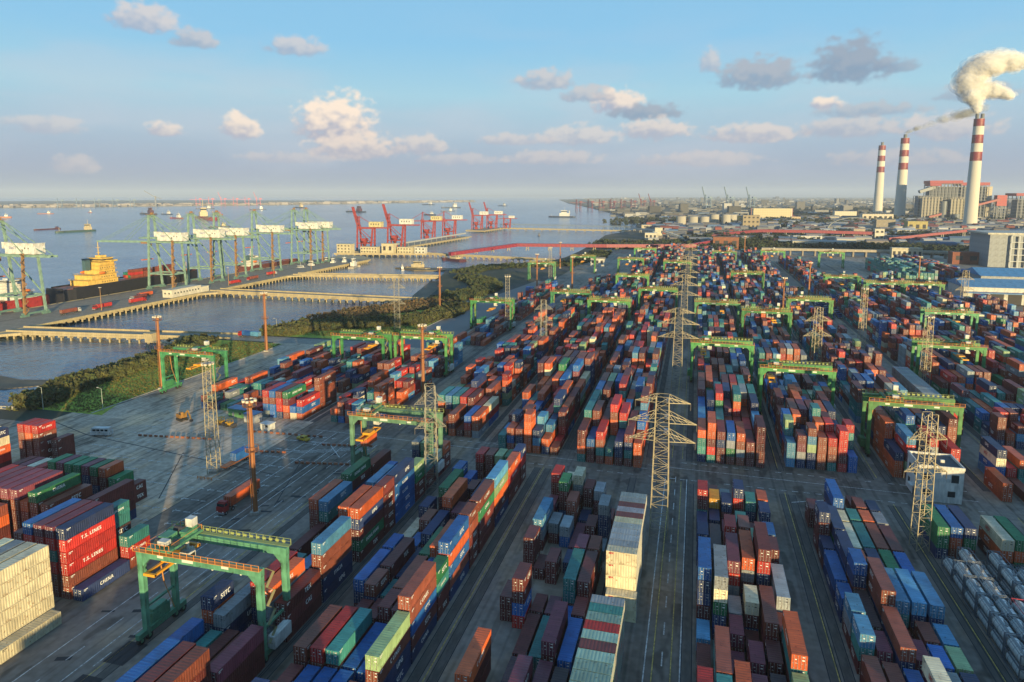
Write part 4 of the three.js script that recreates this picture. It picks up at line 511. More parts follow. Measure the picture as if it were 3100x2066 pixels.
// ships
function hullShape(L, B, bow = .16, stern = .06) { const p = [], n = 8; for (let i = 0; i <= n; i++) { const t = i / n; p.push([-B / 2 * Math.cos(t * Math.PI / 2) * .98 - .0, -L / 2 + L * bow * (1 - t * 1) - 0]); } const pts = []; for (let i = n; i >= 0; i--) { const t = i / n; pts.push([-B / 2 * Math.pow(t, .6), -L / 2 + L * bow * Math.pow(t, 1.5)]); } const q = pts.map(([x, z]) => [-x, z]).reverse(); return [...q.reverse().map(([x, z]) => [x, z]), [B / 2, L / 2 - L * stern], [B * .38, L / 2], [-B * .38, L / 2], [-B / 2, L / 2 - L * stern], ...pts.slice().reverse()]; }
function ship(label, x, z, turn, L, B, D, hullM, deckM, houseM, opt = {}) {       // bow at -z
  const o = thing('cargo_ship', label, 'ship', [x, WATER_Y, z], turn, opt.group), s = hullShape(L, B);
  obj('hull', [prism(s, D, .2)], hullM, o); obj('waterline_band', [prism(s.map(([a, b]) => [a * 1.004, b * 1.001]), 1.1, -.6)], painted(.30, .04, .03, 1), o);
  obj('deck', [prism(s.map(([a, b]) => [a * .96, b * .985]), .25, D + .15)], deckM, o); obj('bulwark', [bx(.3, 1.2, L * .75, B / 2 - .2, D + .8, L * .08), bx(.3, 1.2, L * .75, -B / 2 + .2, D + .8, L * .08), bx(B * .74, 1.2, .3, 0, D + .8, L / 2 - .3)], hullM, o);
  const hz = L / 2 - (opt.houseBack ?? 24), hl = opt.houseL ?? 16, hh = opt.houseH ?? 17, w = B * .82;
  const tiers = [[1.0, 1.5, 0, .2, .2], [.96, 1.25, .2, .38, .12], [.84, .8, .38, .55, -.1], [.82, .76, .55, .7, -.12], [.8, .72, .7, .84, -.14], [.74, .55, .86, 1.0, -.2]], sup = [];
  for (const [tw, tl, a, b, dz] of tiers) sup.push(bx(w * tw, hh * (b - a), hl * tl, 0, D + hh * (a + b) / 2 + .3, hz + hl * dz), bx(w * tw + 2, .22, hl * tl + 2.2, 0, D + hh * b + .28, hz + hl * dz));
  sup.push(bx(B * 1.06, 1.2, hl * .34, 0, D + hh * .9, hz - hl * .3), bx(w * .3, hh * .1, hl * .3, 0, D + hh * 1.05, hz - hl * .2));
  const hs = obj('superstructure', sup, houseM, o); const rl = []; for (const [tw, tl, a, b, dz] of tiers.slice(0, 5)) for (const s of [-1, 1]) { rl.push(bx(.12, .12, hl * tl + 2, s * (w * tw / 2 + .95), D + hh * b + 1.3, hz + hl * dz), bx(w * tw + 2, .12, .12, 0, D + hh * b + 1.3, hz + hl * dz + s * (hl * tl / 2 + 1.05))); for (let k = 0; k < 7; k++) rl.push(bx(.1, 1, .1, s * (w * tw / 2 + .95), D + hh * b + .8, hz + hl * (dz + tl * (k / 6 - .5)))); } obj('handrail', rl, houseM, hs);
  for (const s of [-1, 1]) obj('lifeboat', [new THREE.SphereGeometry(1, 12, 8).scale(1.3, 1.2, 3.6).translate(s * (w / 2 + .4), D + hh * .46, hz + hl * .25)], mat(.6, .16, .03, .5), o);
  obj('window_band', [bx(w * .745, 1.1, hl * .56, 0, D + hh * .94, hz - hl * .2)], glassM, hs); const wn = []; for (let k = 0; k < 4; k++) for (let i = 0; i < 6; i++) wn.push(bx(.1, .9, .8, w * [.5, .48, .42, .41][k] + .03, D + hh * [.1, .29, .47, .63][k] + .3, hz - hl * .36 + i * hl * .12)); obj('porthole', wn, darkM, hs);
  obj('funnel', [bx(3.4, hh * .42, 4.6, 0, D + hh * .78, hz + hl * .55), bx(3.6, 1, 4.8, 0, D + hh * 1.0, hz + hl * .55)], mat(...(opt.funnel ?? [.05, .1, .12]), .6), o); obj('mast', [cyl(V(0, D + hh, hz - hl * .1), V(0, D + hh * 1.62, hz - hl * .1), .5, .25, 8), bx(5, .25, .3, 0, D + hh * 1.4, hz - hl * .1), bx(3, .5, .6, 0, D + hh * 1.2, hz - hl * .1)], opt.mastM ?? houseM, o);
  const cr = []; if (opt.hatches) for (let i = 0; i < opt.hatches; i++) cr.push(bx(B * .62, 1.5, L * .52 / opt.hatches * .86, 0, D + 1, -L * .34 + (i + .5) * L * .55 / opt.hatches)); if (cr.length) obj('hatch_cover', cr, opt.hatchM ?? deckM, o);
  obj('foremast', [cyl(V(0, D, -L * .42), V(0, D + 9, -L * .42), .35, .2, 6)], houseM, o);
  return o;
}
const yellowHouse = painted(.78, .52, .13, 0, .6), blackHull = painted(.022, .022, .028, 1), rustDeck = painted(.34, .09, .035, 2);
ship('black hulled cargo ship with yellow superstructure moored at the quay', -492.5, -496, 0, 158, 23, 13.5, blackHull, rustDeck, yellowHouse, { houseBack: 42, houseL: 20, houseH: 22 });
ship('container ship with white superstructure and red boxes at left edge', -492.5, -330, Math.PI, 150, 23, 11, painted(.36, .03, .03, 0), rustDeck, whiteM, { houseBack: 22, houseL: 12, houseH: 15, funnel: [.3, .2, .1] });
ship('small feeder ship with white bridge at the far quay end', -492, -700, 0, 110, 18, 8, painted(.16, .05, .04, 0), rustDeck, whiteM, { houseBack: 18, houseL: 9, houseH: 12 });
{ // boxes on deck and on the quay; each small box is a container of its own
  const r = rng(77); let n = 0; const cols = 'rocmmorcctgor';
  const small = (x, y, z, k, l, label, turn = 0) => { const P = PARTS[l], o = thing('shipping_container', label, 'container', [x, y, z], turn, 'containers on ships and quay'), m = cmat(k, 0); obj('body', merge([P.frame, P.wall, P.roof, P.doorL, P.doorR]), m, o); };
  for (let bay = 0; bay < 4; bay++) for (let c = 0; c < 4; c++) { const h = 2 + Math.floor(r() * 2); for (let t = 0; t < h; t++) { const k = cols[Math.floor(r() * cols.length)]; small(-500.5 + c * 2.7, 9 + t * 2.6, -500 - bay * 13, k, 40, `${PAL[k][0]} deck container of the yellow ship, stack ${NUM[bay + 1]}, file ${NUM[c + 1]}, tier ${NUM[t + 1]}`); } }
  for (let c = 0; c < 6; c++) for (let t = 0; t < 2; t++) { const k = 'rrcrrm'[c]; small(-484 - (c % 2) * 2.7, 6.5 + t * 2.6, -300 - Math.floor(c / 2) * 13, k, 40, `${PAL[k][0]} deck container of the left edge ship, file ${NUM[c + 1]}, tier ${NUM[t + 1]}`); }
}
// quay building
{ const o = thing('quay_office', 'long white quay building where the middle bridge joins', 'building', [-418, 0, -471], 0); obj('wall', [bx(9, 6, 34, 0, 3, 0), bx(9, 4.4, 10, 0, 2.2, -22)], concrete(.72, .70, .62), o); obj('roof', [bx(9.6, .5, 34.8, 0, 6.2, 0), bx(9.6, .4, 10.4, 0, 4.6, -22)], concrete(.66, .64, .56), o); for (let i = 0; i < 9; i++) obj('window', [bx(.12, 1.3, 1.3, 4.52, 3.4, -14 + i * 3.4)], glassM, o); for (let i = 0; i < 2; i++) obj('window', [bx(1.4, 1.3, .12, -2 + i * 4, 3.4, 17.03)], glassM, o); }

// ---------------------------------------------------------------- coal piers with red unloaders, offices, tugs
deck('coal_pier', 'coal pier with red unloaders and a conveyor', 'pier', -478, -905, -462, -1300, 44, 14, .8);
deck('pier_platform', 'concrete platform carrying the cream pier offices', 'pier', -505, -878, -372, -905, 24, 9, .8);
deck('trestle_bridge', 'low trestle bridge from the pier offices to the bank', 'bridge', -372, -905, -178, -860, 8, 9, .8);
deck('coal_pier', 'far coal pier with red unloaders at the end of the long trestle', 'pier', -505, -1520, -497, -1680, 50, 16, .8);
deck('trestle_bridge', 'long far trestle bridge on dark piers', 'bridge', -480, -1650, -150, -1600, 14, 22, 1.2);
{ const o = thing('pipe_gallery', 'grey pipe gallery above the long far trestle', 'gallery', [0, 0, 0]); const g = []; for (let i = 0; i <= 26; i++) { const t = i / 26, x = lerp(-480, -150, t), z = lerp(-1650, -1600, t); g.push(bx(.8, 9, .8, x, 4.5, z)); } g.push(bar(V(-480, 9, -1650), V(-150, 9, -1600), 3, 1), bar(V(-480, 11, -1650), V(-150, 11, -1600), 2.4, .6)); obj('frame', g, mat(.16, .19, .21, .7), o); }
const redSteel = painted(.36, .055, .05, 0), redDark = painted(.22, .04, .05, 1);
function unloader(label, x, z, s, raised, houseM) {
  const o = thing('ship_unloader', label, 'unloader', [x, 0, z], 0, 'red coal unloaders'), w = 7, a = -13, b = 12;
  for (const q of [-1, 1]) { obj('leg', [bar(V(a, 1, q * w), V(a, 38, q * 4), 1.9)], redSteel, o); obj('leg', [bar(V(b - 3, 1, q * w), V(b, 36, q * 3.4), 2.1)], redSteel, o); obj('brace', [bar(V(a, 34, q * 4), V(b, 34, q * 3.4), 1.4), bar(V(a, 12, q * w), V(b - 2, 12, q * w), 1.2), bar(V(a, 34, q * 4), V(b - 2, 13, q * w), .8)], redSteel, o); }
  for (const q of [-1, 1]) obj('girder', [bar(V(a, 35, q * 2.6), V(36, 35, q * 2.6), 1.0, 1.6)], redSteel, o);
  for (const q of [-1, 1]) obj('boom', [raised ? bar(V(a, 35, q * 2.6), V(a - 9, 66, q * 2.2), 1.1, 1.9) : bar(V(a, 35, q * 2.6), V(a - 30, 34, q * 2.6), 1, 1.6), raised ? bar(V(a + 2, 38, q * 2), V(a - 3, 52, q * 2), .7) : bar(V(a, 50, q * 2), V(a - 26, 35.5, q * 2), .35)], redSteel, o);
  obj('a_frame', [bar(V(a, 38, 3), V(a + 1, 52, 1.5), .9), bar(V(a, 38, -3), V(a + 1, 52, -1.5), .9), bar(V(a + 1, 52, 0), V(18, 36, 0), .6)], redSteel, o);
  obj('hopper', [new THREE.CylinderGeometry(5.2, 1.8, 8, 4).rotateY(Math.PI / 4).translate(-4, 11, 0), bx(8, 4, 8, -4, 17, 0), bx(6, 6, 6, -4, 4, 0)], redSteel, o);
  const h = obj('machinery_house', [bx(20, 7.5, 9, 16, 40, 0), bx(20.6, .4, 9.6, 16, 44, 0)], houseM, o); obj('window', [-6, -2, 2, 6].map(q => bx(1.4, 2.4, .1, 16 + q, 40.4, 4.55)), darkM, h); o.scale.setScalar(s); return o;
}
const creamHouse = painted(.62, .54, .28, 0);
unloader('red coal unloader with raised boom and cream cabin, first on the pier', -478, -921, 1, true, creamHouse);
unloader('red coal unloader with raised boom and white cabin, second on the pier', -458, -985, 1.05, true, whiteM);
unloader('red coal unloader with lowered boom, third on the pier', -490, -1195, 1, false, creamHouse);
unloader('red coal unloader with lowered boom, fourth on the pier', -470, -1255, 1, false, whiteM);
unloader('red coal unloader with raised boom on the far pier, first', -512, -1560, 1, true, whiteM); unloader('red coal unloader with raised boom on the far pier, second', -490, -1610, 1, true, whiteM); unloader('low red coal unloader on the far pier beside the trestle', -460, -1640, .72, false, whiteM);
{ const o = thing('conveyor_gallery', 'pale conveyor gallery running along the coal pier', 'conveyor', [0, 0, 0]); obj('gallery', [bar(V(-455, 7, -930), V(-450, 7, -1290), 3, 2.6)], painted(.5, .5, .48, 0), o); for (let i = 0; i < 14; i++) obj('support', [bx(.7, 7, .7, -454.6, 3.5, -945 - i * 25)], greyM, o); }
function office(label, x, z, w, d, h, nx, ny, m) { const o = thing('pier_office', label, 'building', [x, 0, z], 0, 'cream offices on the pier platform'); obj('wall', [bx(w, h, d, 0, h / 2, 0)], m, o); obj('roof', [bx(w + .8, .6, d + .8, 0, h + .25, 0)], m, o); for (let i = 0; i < nx; i++) for (let j = 0; j < ny; j++) obj('window', [bx(w / nx * .42, h / ny * .42, .2, -w / 2 + (i + .5) * w / nx, (j + .55) * h / ny, d / 2 + .02)], darkM, o); }
const cream = concrete(.66, .60, .42);
office('cream three storey pier office at the left end of the platform', -490, -878, 22, 12, 13, 4, 3, cream); office('long low cream pier office with many windows', -455, -886, 26, 10, 9, 6, 2, cream); office('tall cream switch house on the pier platform', -427, -890, 18, 12, 14, 2, 1, cream); office('low cream pier office right of the switch house', -403, -894, 22, 10, 9, 5, 2, cream); office('white two storey pier office at the right end', -381, -898, 16, 9, 9, 3, 2, concrete(.7, .7, .66));
function boat(label, cat, x, z, turn, L, hullM, houseM, group, { house = .3, back = .3, hh = .16, mast = .3 } = {}) {
  const B = L * (L > 60 ? .16 : .28), D = L > 60 ? L * .045 : L * .09, o = thing(cat === 'tug' ? 'tug_boat' : 'vessel', label, cat, [x, WATER_Y, z], turn, group), s = hullShape(L, B);
  obj('hull', [prism(s, D, -.4)], hullM, o); obj('deck', [prism(s.map(([a, b]) => [a * .9, b * .96]), .2, D - .35)], painted(.22, .12, .08, 2), o);
  const z0 = L / 2 - L * back, H = L * hh; const hs = obj('wheelhouse', [bx(B * .7, H * .55, L * house * .6, 0, D + H * .27, z0), bx(B * .5, H * .45, L * house * .32, 0, D + H * .75, z0 - L * .02), bx(B * .55, H * .07, L * house * .4, 0, D + H, z0 - L * .02)], houseM, o); obj('window_band', [bx(B * .51, H * .16, L * house * .33, 0, D + H * .82, z0 - L * .02)], glassM, hs);
  obj('mast', [cyl(V(0, D + H, z0), V(0, D + H + L * mast * .4, z0), L * .006, L * .003, 6), cyl(V(0, D, -L * .4), V(0, D + L * mast * .3, -L * .4), L * .006, L * .003, 6), cyl(V(0, D + H * .4, z0 + L * house * .3), V(0, D + H, z0 + L * house * .3), L * .018, L * .018, 8)], houseM, o);
}
const dkGreen = painted(.05, .11, .09, 1), orangeHull = painted(.45, .14, .04, 0), redHull = painted(.34, .05, .05, 0), navyHull = painted(.03, .05, .09, 0), creamPaint = painted(.62, .52, .32, 0), plum = painted(.10, .03, .05, 1);
const SEA = 'vessels under way on the river', TUG = 'tugs moored behind the far bridge';
boat('green river barge with cream wheelhouse, under way', 'ship', -1442, -1290, -.12 + Math.PI, 97, dkGreen, creamPaint, SEA, { back: .17, house: .22, hh: .14 });
boat('low dark barge just behind the green barge', 'ship', -1608, -1357, Math.PI, 72, plum, plum, SEA, { back: .1, house: .12, hh: .05, mast: .05 });
boat('big red hulled bulk carrier with cream bridge on the river', 'ship', -1718, -2080, Math.PI / 2 + 2.85 - Math.PI / 2 + 1.2, 235, redHull, creamPaint, SEA, { back: .28, house: .14, hh: .13 }); boat('red and white coaster in front of the bulk carrier', 'ship', -1900, -2135, 1.2, 90, redHull, whiteM, SEA, { back: .3 });
[['orange and white ferry at the left edge of the river', -2600, -2012, orangeHull, whiteM, 60], ['orange hulled boat with white wheelhouse far left', -2947, -2487, orangeHull, whiteM, 66], ['small red and white boat on the far river', -2950, -2731, redHull, whiteM, 62], ['long low dark barge far out behind the first quay crane', -2400, -2525, navyHull, plum, 150], ['white boat behind the long low barge', -2330, -2560, navyHull, whiteM, 80], ['white boat beyond the bulk carrier, to its left', -3003, -3624, navyHull, whiteM, 110], ['small white and blue boat above the fourth quay crane', -2561, -3547, navyHull, whiteM, 95], ['far grey coaster above the last quay cranes', -2611, -4065, navyHull, creamPaint, 160], ['dark barge behind the first red unloader', -1690, -3141, navyHull, plum, 150], ['small grey boat between the red unloaders', -1131, -2769, navyHull, whiteM, 60], ['far blue grey ship above the third red unloader', -1615, -4337, navyHull, whiteM, 150], ['small barge right of the third red unloader', -1308, -3463, navyHull, whiteM, 80], ['tiny white boat far out right of the river', -1500, -5200, navyHull, whiteM, 110], ['tiny coaster far out in the middle of the river', -2300, -5600, navyHull, whiteM, 150], ['pink hulled boat above the fourth quay crane', -2050, -2550, orangeHull, painted(.5, .2, .2), 60], ['small boat with cream deck behind the third quay crane', -1250, -1560, navyHull, creamPaint, 55]].forEach(([l, x, z, h, w, L], i) => boat(l, 'ship', x, z, [Math.PI / 2 + .9, 2.2, 1, 1.15, 1.3][i % 5], L, h, w, SEA));
boat('dark little tug alone on the inner water', 'tug', -330, -1431, .4, 16, navyHull, painted(.1, .1, .12, 1), TUG, { hh: .35 });
[['white tug at the left of the moored group', -446, -712, 1.2, 24], ['white tug second from left in the moored group', -457, -767, 1.5, 22], ['white tug third from left in the moored group', -436, -750, .2, 24], ['white tug fourth from left in the moored group', -427, -762, .3, 25], ['cream tug at the right of the moored group, taller', -404, -744, .1, 27]].forEach(([l, x, z, t, L]) => boat(l, 'tug', x, z, t, L, painted(.5, .46, .38, 0), whiteM, TUG, { hh: .34, house: .5, mast: .7, back: .4 }));
boat('old cream houseboat grounded on the mud', 'boat', -322, -745, 1.4, 34, painted(.3, .28, .2, 2), creamPaint, null, { house: .7, back: .45, hh: .2 }); boat('small white launch beside the grounded houseboat', 'boat', -338, -738, .6, 14, whiteM, whiteM, null, { hh: .35 }); boat('loaded dark barge beside the conveyor trestle', 'barge', -316, -855, 1.1, 42, plum, creamPaint, null, { house: .5, back: .4, hh: .08 }); boat('white work vessel at the distant dark pier', 'ship', -518, -2650, 1.5, 110, navyHull, whiteM, null, { house: .6, back: .4, hh: .2 }); boat('white patrol boat on the mudflat end of the quay', 'boat', -450, -690, 1.35, 34, whiteM, whiteM, null, { hh: .12, house: .4 });

// ---------------------------------------------------------------- power station, conveyors, industry, far shore
const redPaint = painted(.27, .03, .035, 0), whiteCon = concrete(.72, .71, .67);
function chimney(label, x, z, H, r0, r1, flues) {
  const o = thing('chimney', label, 'chimney', [x, 0, z], 0, 'striped power station chimneys'), at = y => lerp(r0, r1, y / H), e = [[0, .585, whiteCon], [.585, .665, redPaint], [.665, .74, whiteCon], [.74, .815, redPaint], [.815, .89, whiteCon], [.89, .955, redPaint]];
  e.forEach(([a, b, m], i) => obj(i % 2 ? 'red_band' : i ? 'white_band' : 'shaft', [cyl(V(0, a * H, 0), V(0, b * H, 0), at(a * H), at(b * H), 28, true)], m, o)); obj('cap', [cyl(V(0, .954 * H, 0), V(0, .957 * H, 0), at(.955 * H) + .6, at(.955 * H) + .6, 28)], greyM, o);
  for (const f of flues) obj('flue', [cyl(V(f[0], .955 * H, f[1]), V(f[0], H, f[1]), f[2], f[2], 14)], mat(.1, .11, .12, .7), o); obj('ladder', [bar(V(at(0) + .2, 0, 0), V(at(.95 * H) + .2, .95 * H, 0), .8, .3)], greyM, o);
}
chimney('tallest looking red and white chimney with two flues beside the boiler house', 712, -2085, 296, 16.5, 12, [[-6, 2, 4.4], [6, 2, 4.4]]);
chimney('red and white chimney with single flue, right one of the pair', 690, -2665, 292, 18, 13, [[0, 0, 5.5]]);
chimney('red and white chimney with single flue, left one of the pair', 746, -3210, 304, 18.5, 13, [[0, 0, 5.5]]);
function frameBlock(x0, x1, y0, y1, z0, z1, nx, ny, t) { const g = []; for (let i = 0; i <= nx; i++) for (const z of [z0, z1]) g.push(bx(t, y1 - y0, t, lerp(x0, x1, i / nx), (y0 + y1) / 2, z)); for (let j = 0; j <= ny; j++) { const y = lerp(y0, y1, j / ny); for (const z of [z0, z1]) g.push(bx(x1 - x0, t * .8, t * .8, (x0 + x1) / 2, y, z)); for (const x of [x0, x1]) g.push(bx(t * .8, t * .8, z1 - z0, x, y, (z0 + z1) / 2)); } return g; }
{
  const core = painted(.085, .11, .15, 1), fm = mat(.20, .21, .22, .7), rt = painted(.34, .035, .055, 1), X0 = 622, Z0 = -2030;
  const sb = (w, h, d, x, y, z) => bx(w, h, d, x - X0, y, z - Z0), sf = (a, b, c, d, e, f, g, h, t) => frameBlock(a - X0, b - X0, c, d, e - Z0, f - Z0, g, h, t), sv = (x, y, z) => V(x - X0, y, z - Z0), put = o => { o.scale.set(1.25, 1.06, 1.25); return o; };
  const o = put(thing('power_station', 'steel framed boiler house of the power station with red roof trim', 'power station', [778, 0, -2538]));
  obj('boiler_core', [sb(66, 92, 40, 622, 58, -2030), sb(54, 96, 40, 690, 56, -2040), sb(30, 60, 30, 573, 45, -2010)], core, o);
  obj('steel_frame', [...sf(586, 658, 0, 112, -2052, -2004, 9, 12, 1.5), ...sf(660, 722, 0, 108, -2064, -2010, 8, 12, 1.5), ...sf(556, 590, 0, 76, -2030, -1990, 5, 8, 1.3)], fm, o);
  obj('roof_trim', [sb(76, 9, 52, 622, 118, -2028)], rt, o); obj('roof_trim', [sb(66, 9, 58, 690, 112, -2037)], rt, o); obj('roof_trim', [sb(26, 7, 44, 597, 109.5, -2020)], rt, o); obj('end_wall', [sb(12, 100, 30, 726, 54, -2030)], painted(.5, .44, .32, 0), o);
  obj('lower_block', [sb(40, 68, 34, 582, 34, -1986)], painted(.24, .23, .2, 2), o); obj('lower_block', [sb(34, 66, 30, 640, 33, -1972)], painted(.3, .28, .2, 1), o); obj('lower_frame', [...sf(560, 604, 0, 72, -2004, -1966, 6, 8, 1.2), ...sf(622, 660, 0, 70, -1990, -1954, 5, 8, 1.2)], mat(.34, .31, .24, .7), o); obj('silo', [cyl(sv(610, 0, -1970), sv(610, 60, -1970), 9, 9, 16)], painted(.2, .23, .25, 0), o); obj('silo', [cyl(sv(632, 0, -1945), sv(632, 22, -1945), 8, 8, 16)], painted(.2, .23, .25, 0), o);
  obj('duct', [bar(sv(560, 88, -2000), sv(600, 104, -2010), 9, 9)], painted(.22, .25, .28, 1), o); obj('duct', [bar(sv(650, 60, -1990), sv(706, 50, -2060), 10, 12)], painted(.22, .25, .28, 1), o);
  for (let k = 0; k < 5; k++) obj('floor_slab', [sb(70, .8, 46, 622, 30 + k * 18, -2028)], mat(.3, .27, .2, .8), o);
  const b = put(thing('boiler_house', 'second steel framed boiler house at the right edge', 'power station', [778, 0, -2538])); obj('boiler_core', [sb(70, 64, 40, 830, 32, -2040)], core, b); obj('steel_frame', sf(788, 872, 0, 76, -2066, -2008, 9, 8, 1.5), fm, b); obj('roof', [sb(98, 8, 66, 831, 80, -2037)], rt, b);
  const c = put(thing('coal_bunker', 'red bunker tower at the top of the sloping coal conveyor', 'tower', [778 + 155, 0, -2500])); obj('wall', [bx(22, 32, 20, 0, 62, 0)], painted(.42, .05, .05, 0), c); obj('leg', frameBlock(-9, 9, 0, 46, -8, 8, 2, 3, 1.6), fm, c);
  const d = put(thing('coal_conveyor', 'sloping red coal conveyor rising to the boiler house', 'conveyor', [778, 0, -2538])); obj('gallery', [bar(sv(575, 12, -1960), sv(742, 66, -1992), 6, 6)], redPaint, d); for (let i = 0; i < 7; i++) { const t = (i + .5) / 7; obj('support', [bar(sv(lerp(575, 742, t), 0, lerp(-1960, -1992, t)), sv(lerp(575, 742, t), lerp(12, 66, t) - 3, lerp(-1960, -1992, t)), 3, 1.2)], fm, d); }
}
// steam and smoke from the flues: billows heaped along the path of the drift
{
  const nz = new ImprovedNoise(), r = rng(63);
  function plume(label, path, m, n) {                                      // path: [x, y, z, radius of the stream, size of a billow]
    const gs = [], base = new THREE.IcosahedronGeometry(1, 3);
    for (let i = 0; i < n; i++) {
      const q = Math.pow(r(), .9) * (path.length - 1.001), k = Math.floor(q), t = q - k, p = path[k].map((a, j) => lerp(a, path[k + 1][j], t)), d = V(r() - .5, r() - .5, r() - .5).normalize().multiplyScalar(p[3] * Math.pow(r(), .6)), s = p[4] * (.6 + .7 * r()), g = base.clone(), a = g.attributes.position;
      for (let j = 0; j < a.count; j++) { const v = V(a.getX(j), a.getY(j), a.getZ(j)), w = 1 + .22 * nz.noise(v.x * 1.6 + i, v.y * 1.6, v.z * 1.6) + .12 * nz.noise(v.x * 4 + i, v.y * 4, v.z * 4); v.multiplyScalar(s * w); a.setXYZ(j, v.x * 1.15 + p[0] + d.x, v.y * .9 + p[1] + d.y * .8, v.z + p[2] + d.z); }
      g.computeVertexNormals(); gs.push(g);
    }
    tag(obj('steam_cloud', gs, m), label, 'steam');
  }
  const st = new THREE.MeshStandardMaterial({ color: lin(.86, .85, .84), roughness: 1, transparent: true, opacity: .11 }), sm = new THREE.MeshStandardMaterial({ color: lin(.40, .43, .48), roughness: 1, transparent: true, opacity: .07 });
  plume('broad white steam cloud above the two flued chimney', [[706, 300, -2085, 3, 6], [701, 320, -2086, 9, 10], [692, 348, -2088, 21, 17], [682, 382, -2090, 28, 21], [696, 408, -2092, 32, 23], [726, 424, -2094, 34, 23], [762, 428, -2096, 30, 20], [800, 424, -2098, 20, 15]], st, 300);
  plume('torn lower lobe of steam right of the two flued chimney', [[706, 345, -2088, 14, 12], [730, 358, -2090, 18, 14], [758, 350, -2092, 15, 12], [784, 338, -2094, 8, 8]], st, 110);
  plume('thin grey smoke drifting from the paired chimneys', [[690, 296, -2665, 3, 5], [720, 310, -2666, 6, 8], [765, 326, -2668, 9, 11], [820, 342, -2670, 12, 13], [880, 360, -2672, 15, 14], [930, 378, -2674, 12, 12]], sm, 110);
}
// red conveyor galleries across the middle distance
function conveyor(label, pts, w, h, legs, m, legM) { const o = thing('conveyor_gallery', label, 'conveyor', [0, 0, 0], 0, 'covered conveyors'), g = [], rg = []; for (let i = 0; i < pts.length - 1; i++) { g.push(bar(V(...pts[i]), V(...pts[i + 1]), w, h)); rg.push(bar(V(pts[i][0], pts[i][1] + h / 2 + .2, pts[i][2]), V(pts[i + 1][0], pts[i + 1][1] + h / 2 + .2, pts[i + 1][2]), w * 1.15, .5)); } obj('gallery', g, m, o); obj('roof', rg, m, o); for (let i = 0; i < pts.length - 1; i++) for (let k = 0; k < legs; k++) { const t = (k + .5) / legs, p = V(...pts[i]).lerp(V(...pts[i + 1]), t); obj('support', [bar(V(p.x - 2, 0, p.z), V(p.x - 1.4, p.y - h / 2, p.z), .9), bar(V(p.x + 2, 0, p.z), V(p.x + 1.4, p.y - h / 2, p.z), .9), bx(4, .6, .8, p.x, p.y * .45, p.z)], legM, o); } }
const plumRed = painted(.27, .028, .055, 1), paleLeg = concrete(.58, .57, .54);
conveyor('long plum red conveyor gallery from the coal pier to the bank', [[-330, 2, -880], [-262, 8.5, -985], [-130, 8, -1010], [0, 7, -1060]], 6, 4.4, 4, plumRed, quayDark);
conveyor('rising red conveyor with white trim beyond the yard', [[-10, 6, -1075], [60, 16, -1140]], 5, 4, 3, plumRed, paleLeg);
conveyor('long red elevated conveyor on white trestles behind the yard', [[24, 4, -1400], [120, 14, -1400], [215, 14, -1402], [326, 12, -1405]], 6, 5, 3, plumRed, paleLeg);
conveyor('dark red conveyor in front of the power station', [[330, 6, -1330], [480, 22, -1380]], 5, 4, 4, plumRed, paleLeg);
conveyor('white sloping conveyor on the river bank', [[-60, 14, -1330], [-20, 3, -1290]], 4, 3, 2, painted(.6, .58, .5, 0), paleLeg);
conveyor('white long gallery running up to the bank tower', [[-150, 4, -1640], [-70, 14, -1360]], 4, 3, 4, painted(.55, .55, .52, 0), paleLeg);
function building(label, cat, x, z, w, d, h, m, { roof = 'flat', rm = null, nx = 0, ny = 1, y = 0, win = darkM } = {}) {
  const o = thing('building', label, cat, [x, y, z], 0, 'industrial buildings beyond the yard'); obj('wall', [bx(w, h, d, 0, h / 2, 0)], m, o);
  if (roof === 'gable') { const s = new THREE.Shape(); s.moveTo(-d / 2 - 1, 0); s.lineTo(0, d * .14); s.lineTo(d / 2 + 1, 0); s.closePath(); obj('roof', [new THREE.ExtrudeGeometry(s, { depth: w + 1.6, bevelEnabled: false }).translate(0, 0, -w / 2 - .8).rotateY(Math.PI / 2).translate(0, h, 0)], rm ?? m, o); } else if (roof === 'arch') { obj('roof', [new THREE.CylinderGeometry(d * .55, d * .55, w, 20, 1, false, 0, Math.PI).rotateZ(Math.PI / 2).rotateX(0).scale(1, .45, 1).translate(0, h - .4, 0)], rm ?? m, o); } else obj('roof', [bx(w + .8, 1.0, d + .8, 0, h + .4, 0)], rm ?? m, o);
  for (let i = 0; i < nx; i++) for (let j = 0; j < ny; j++) obj('window', [bx(w / nx * .5, h / ny * .38, .3, -w / 2 + (i + .5) * w / nx, (j + .55) * h / ny, d / 2 + .02)], win, o); return o;
}
building('brown brick block with dark openings behind the far yard edge', 'building', 45, -1106, 38, 22, 18, concrete(.30, .13, .08), { nx: 3 }); building('ochre grey tower block with window bands', 'building', 133, -1815, 40, 30, 32, concrete(.42, .36, .26), { nx: 4, ny: 3 });
building('huge cream storage shed with red corner stripes', 'shed', 231, -2330, 112, 60, 40, painted(.64, .55, .34, 0)); for (const s of [-1, 1]) { const o = thing('stair_tower', s < 0 ? 'red and white stair tower at left end of the cream shed' : 'red and white stair tower at right end of the cream shed', 'tower', [231 + s * 60, 0, -2310]); obj('wall', [bx(5, 41, 8, 0, 20.5, 0)], whiteCon, o); obj('stripe', [bx(1.6, 41.4, 8.2, s * 1.9, 20.7, 0)], redPaint, o); }
building('cream annex in front of the huge storage shed', 'building', 296, -2260, 26, 30, 16, painted(.55, .42, .26, 0), { nx: 3 }); building('long cream shed with blue doors below the conveyor', 'shed', 188, -1160, 78, 14, 11, painted(.56, .54, .46, 0), { roof: 'gable', rm: painted(.36, .37, .36, 1), nx: 8 }); building('white low shed behind the long cream shed', 'shed', 190, -1330, 60, 14, 9, painted(.6, .6, .57, 0), { nx: 5 });
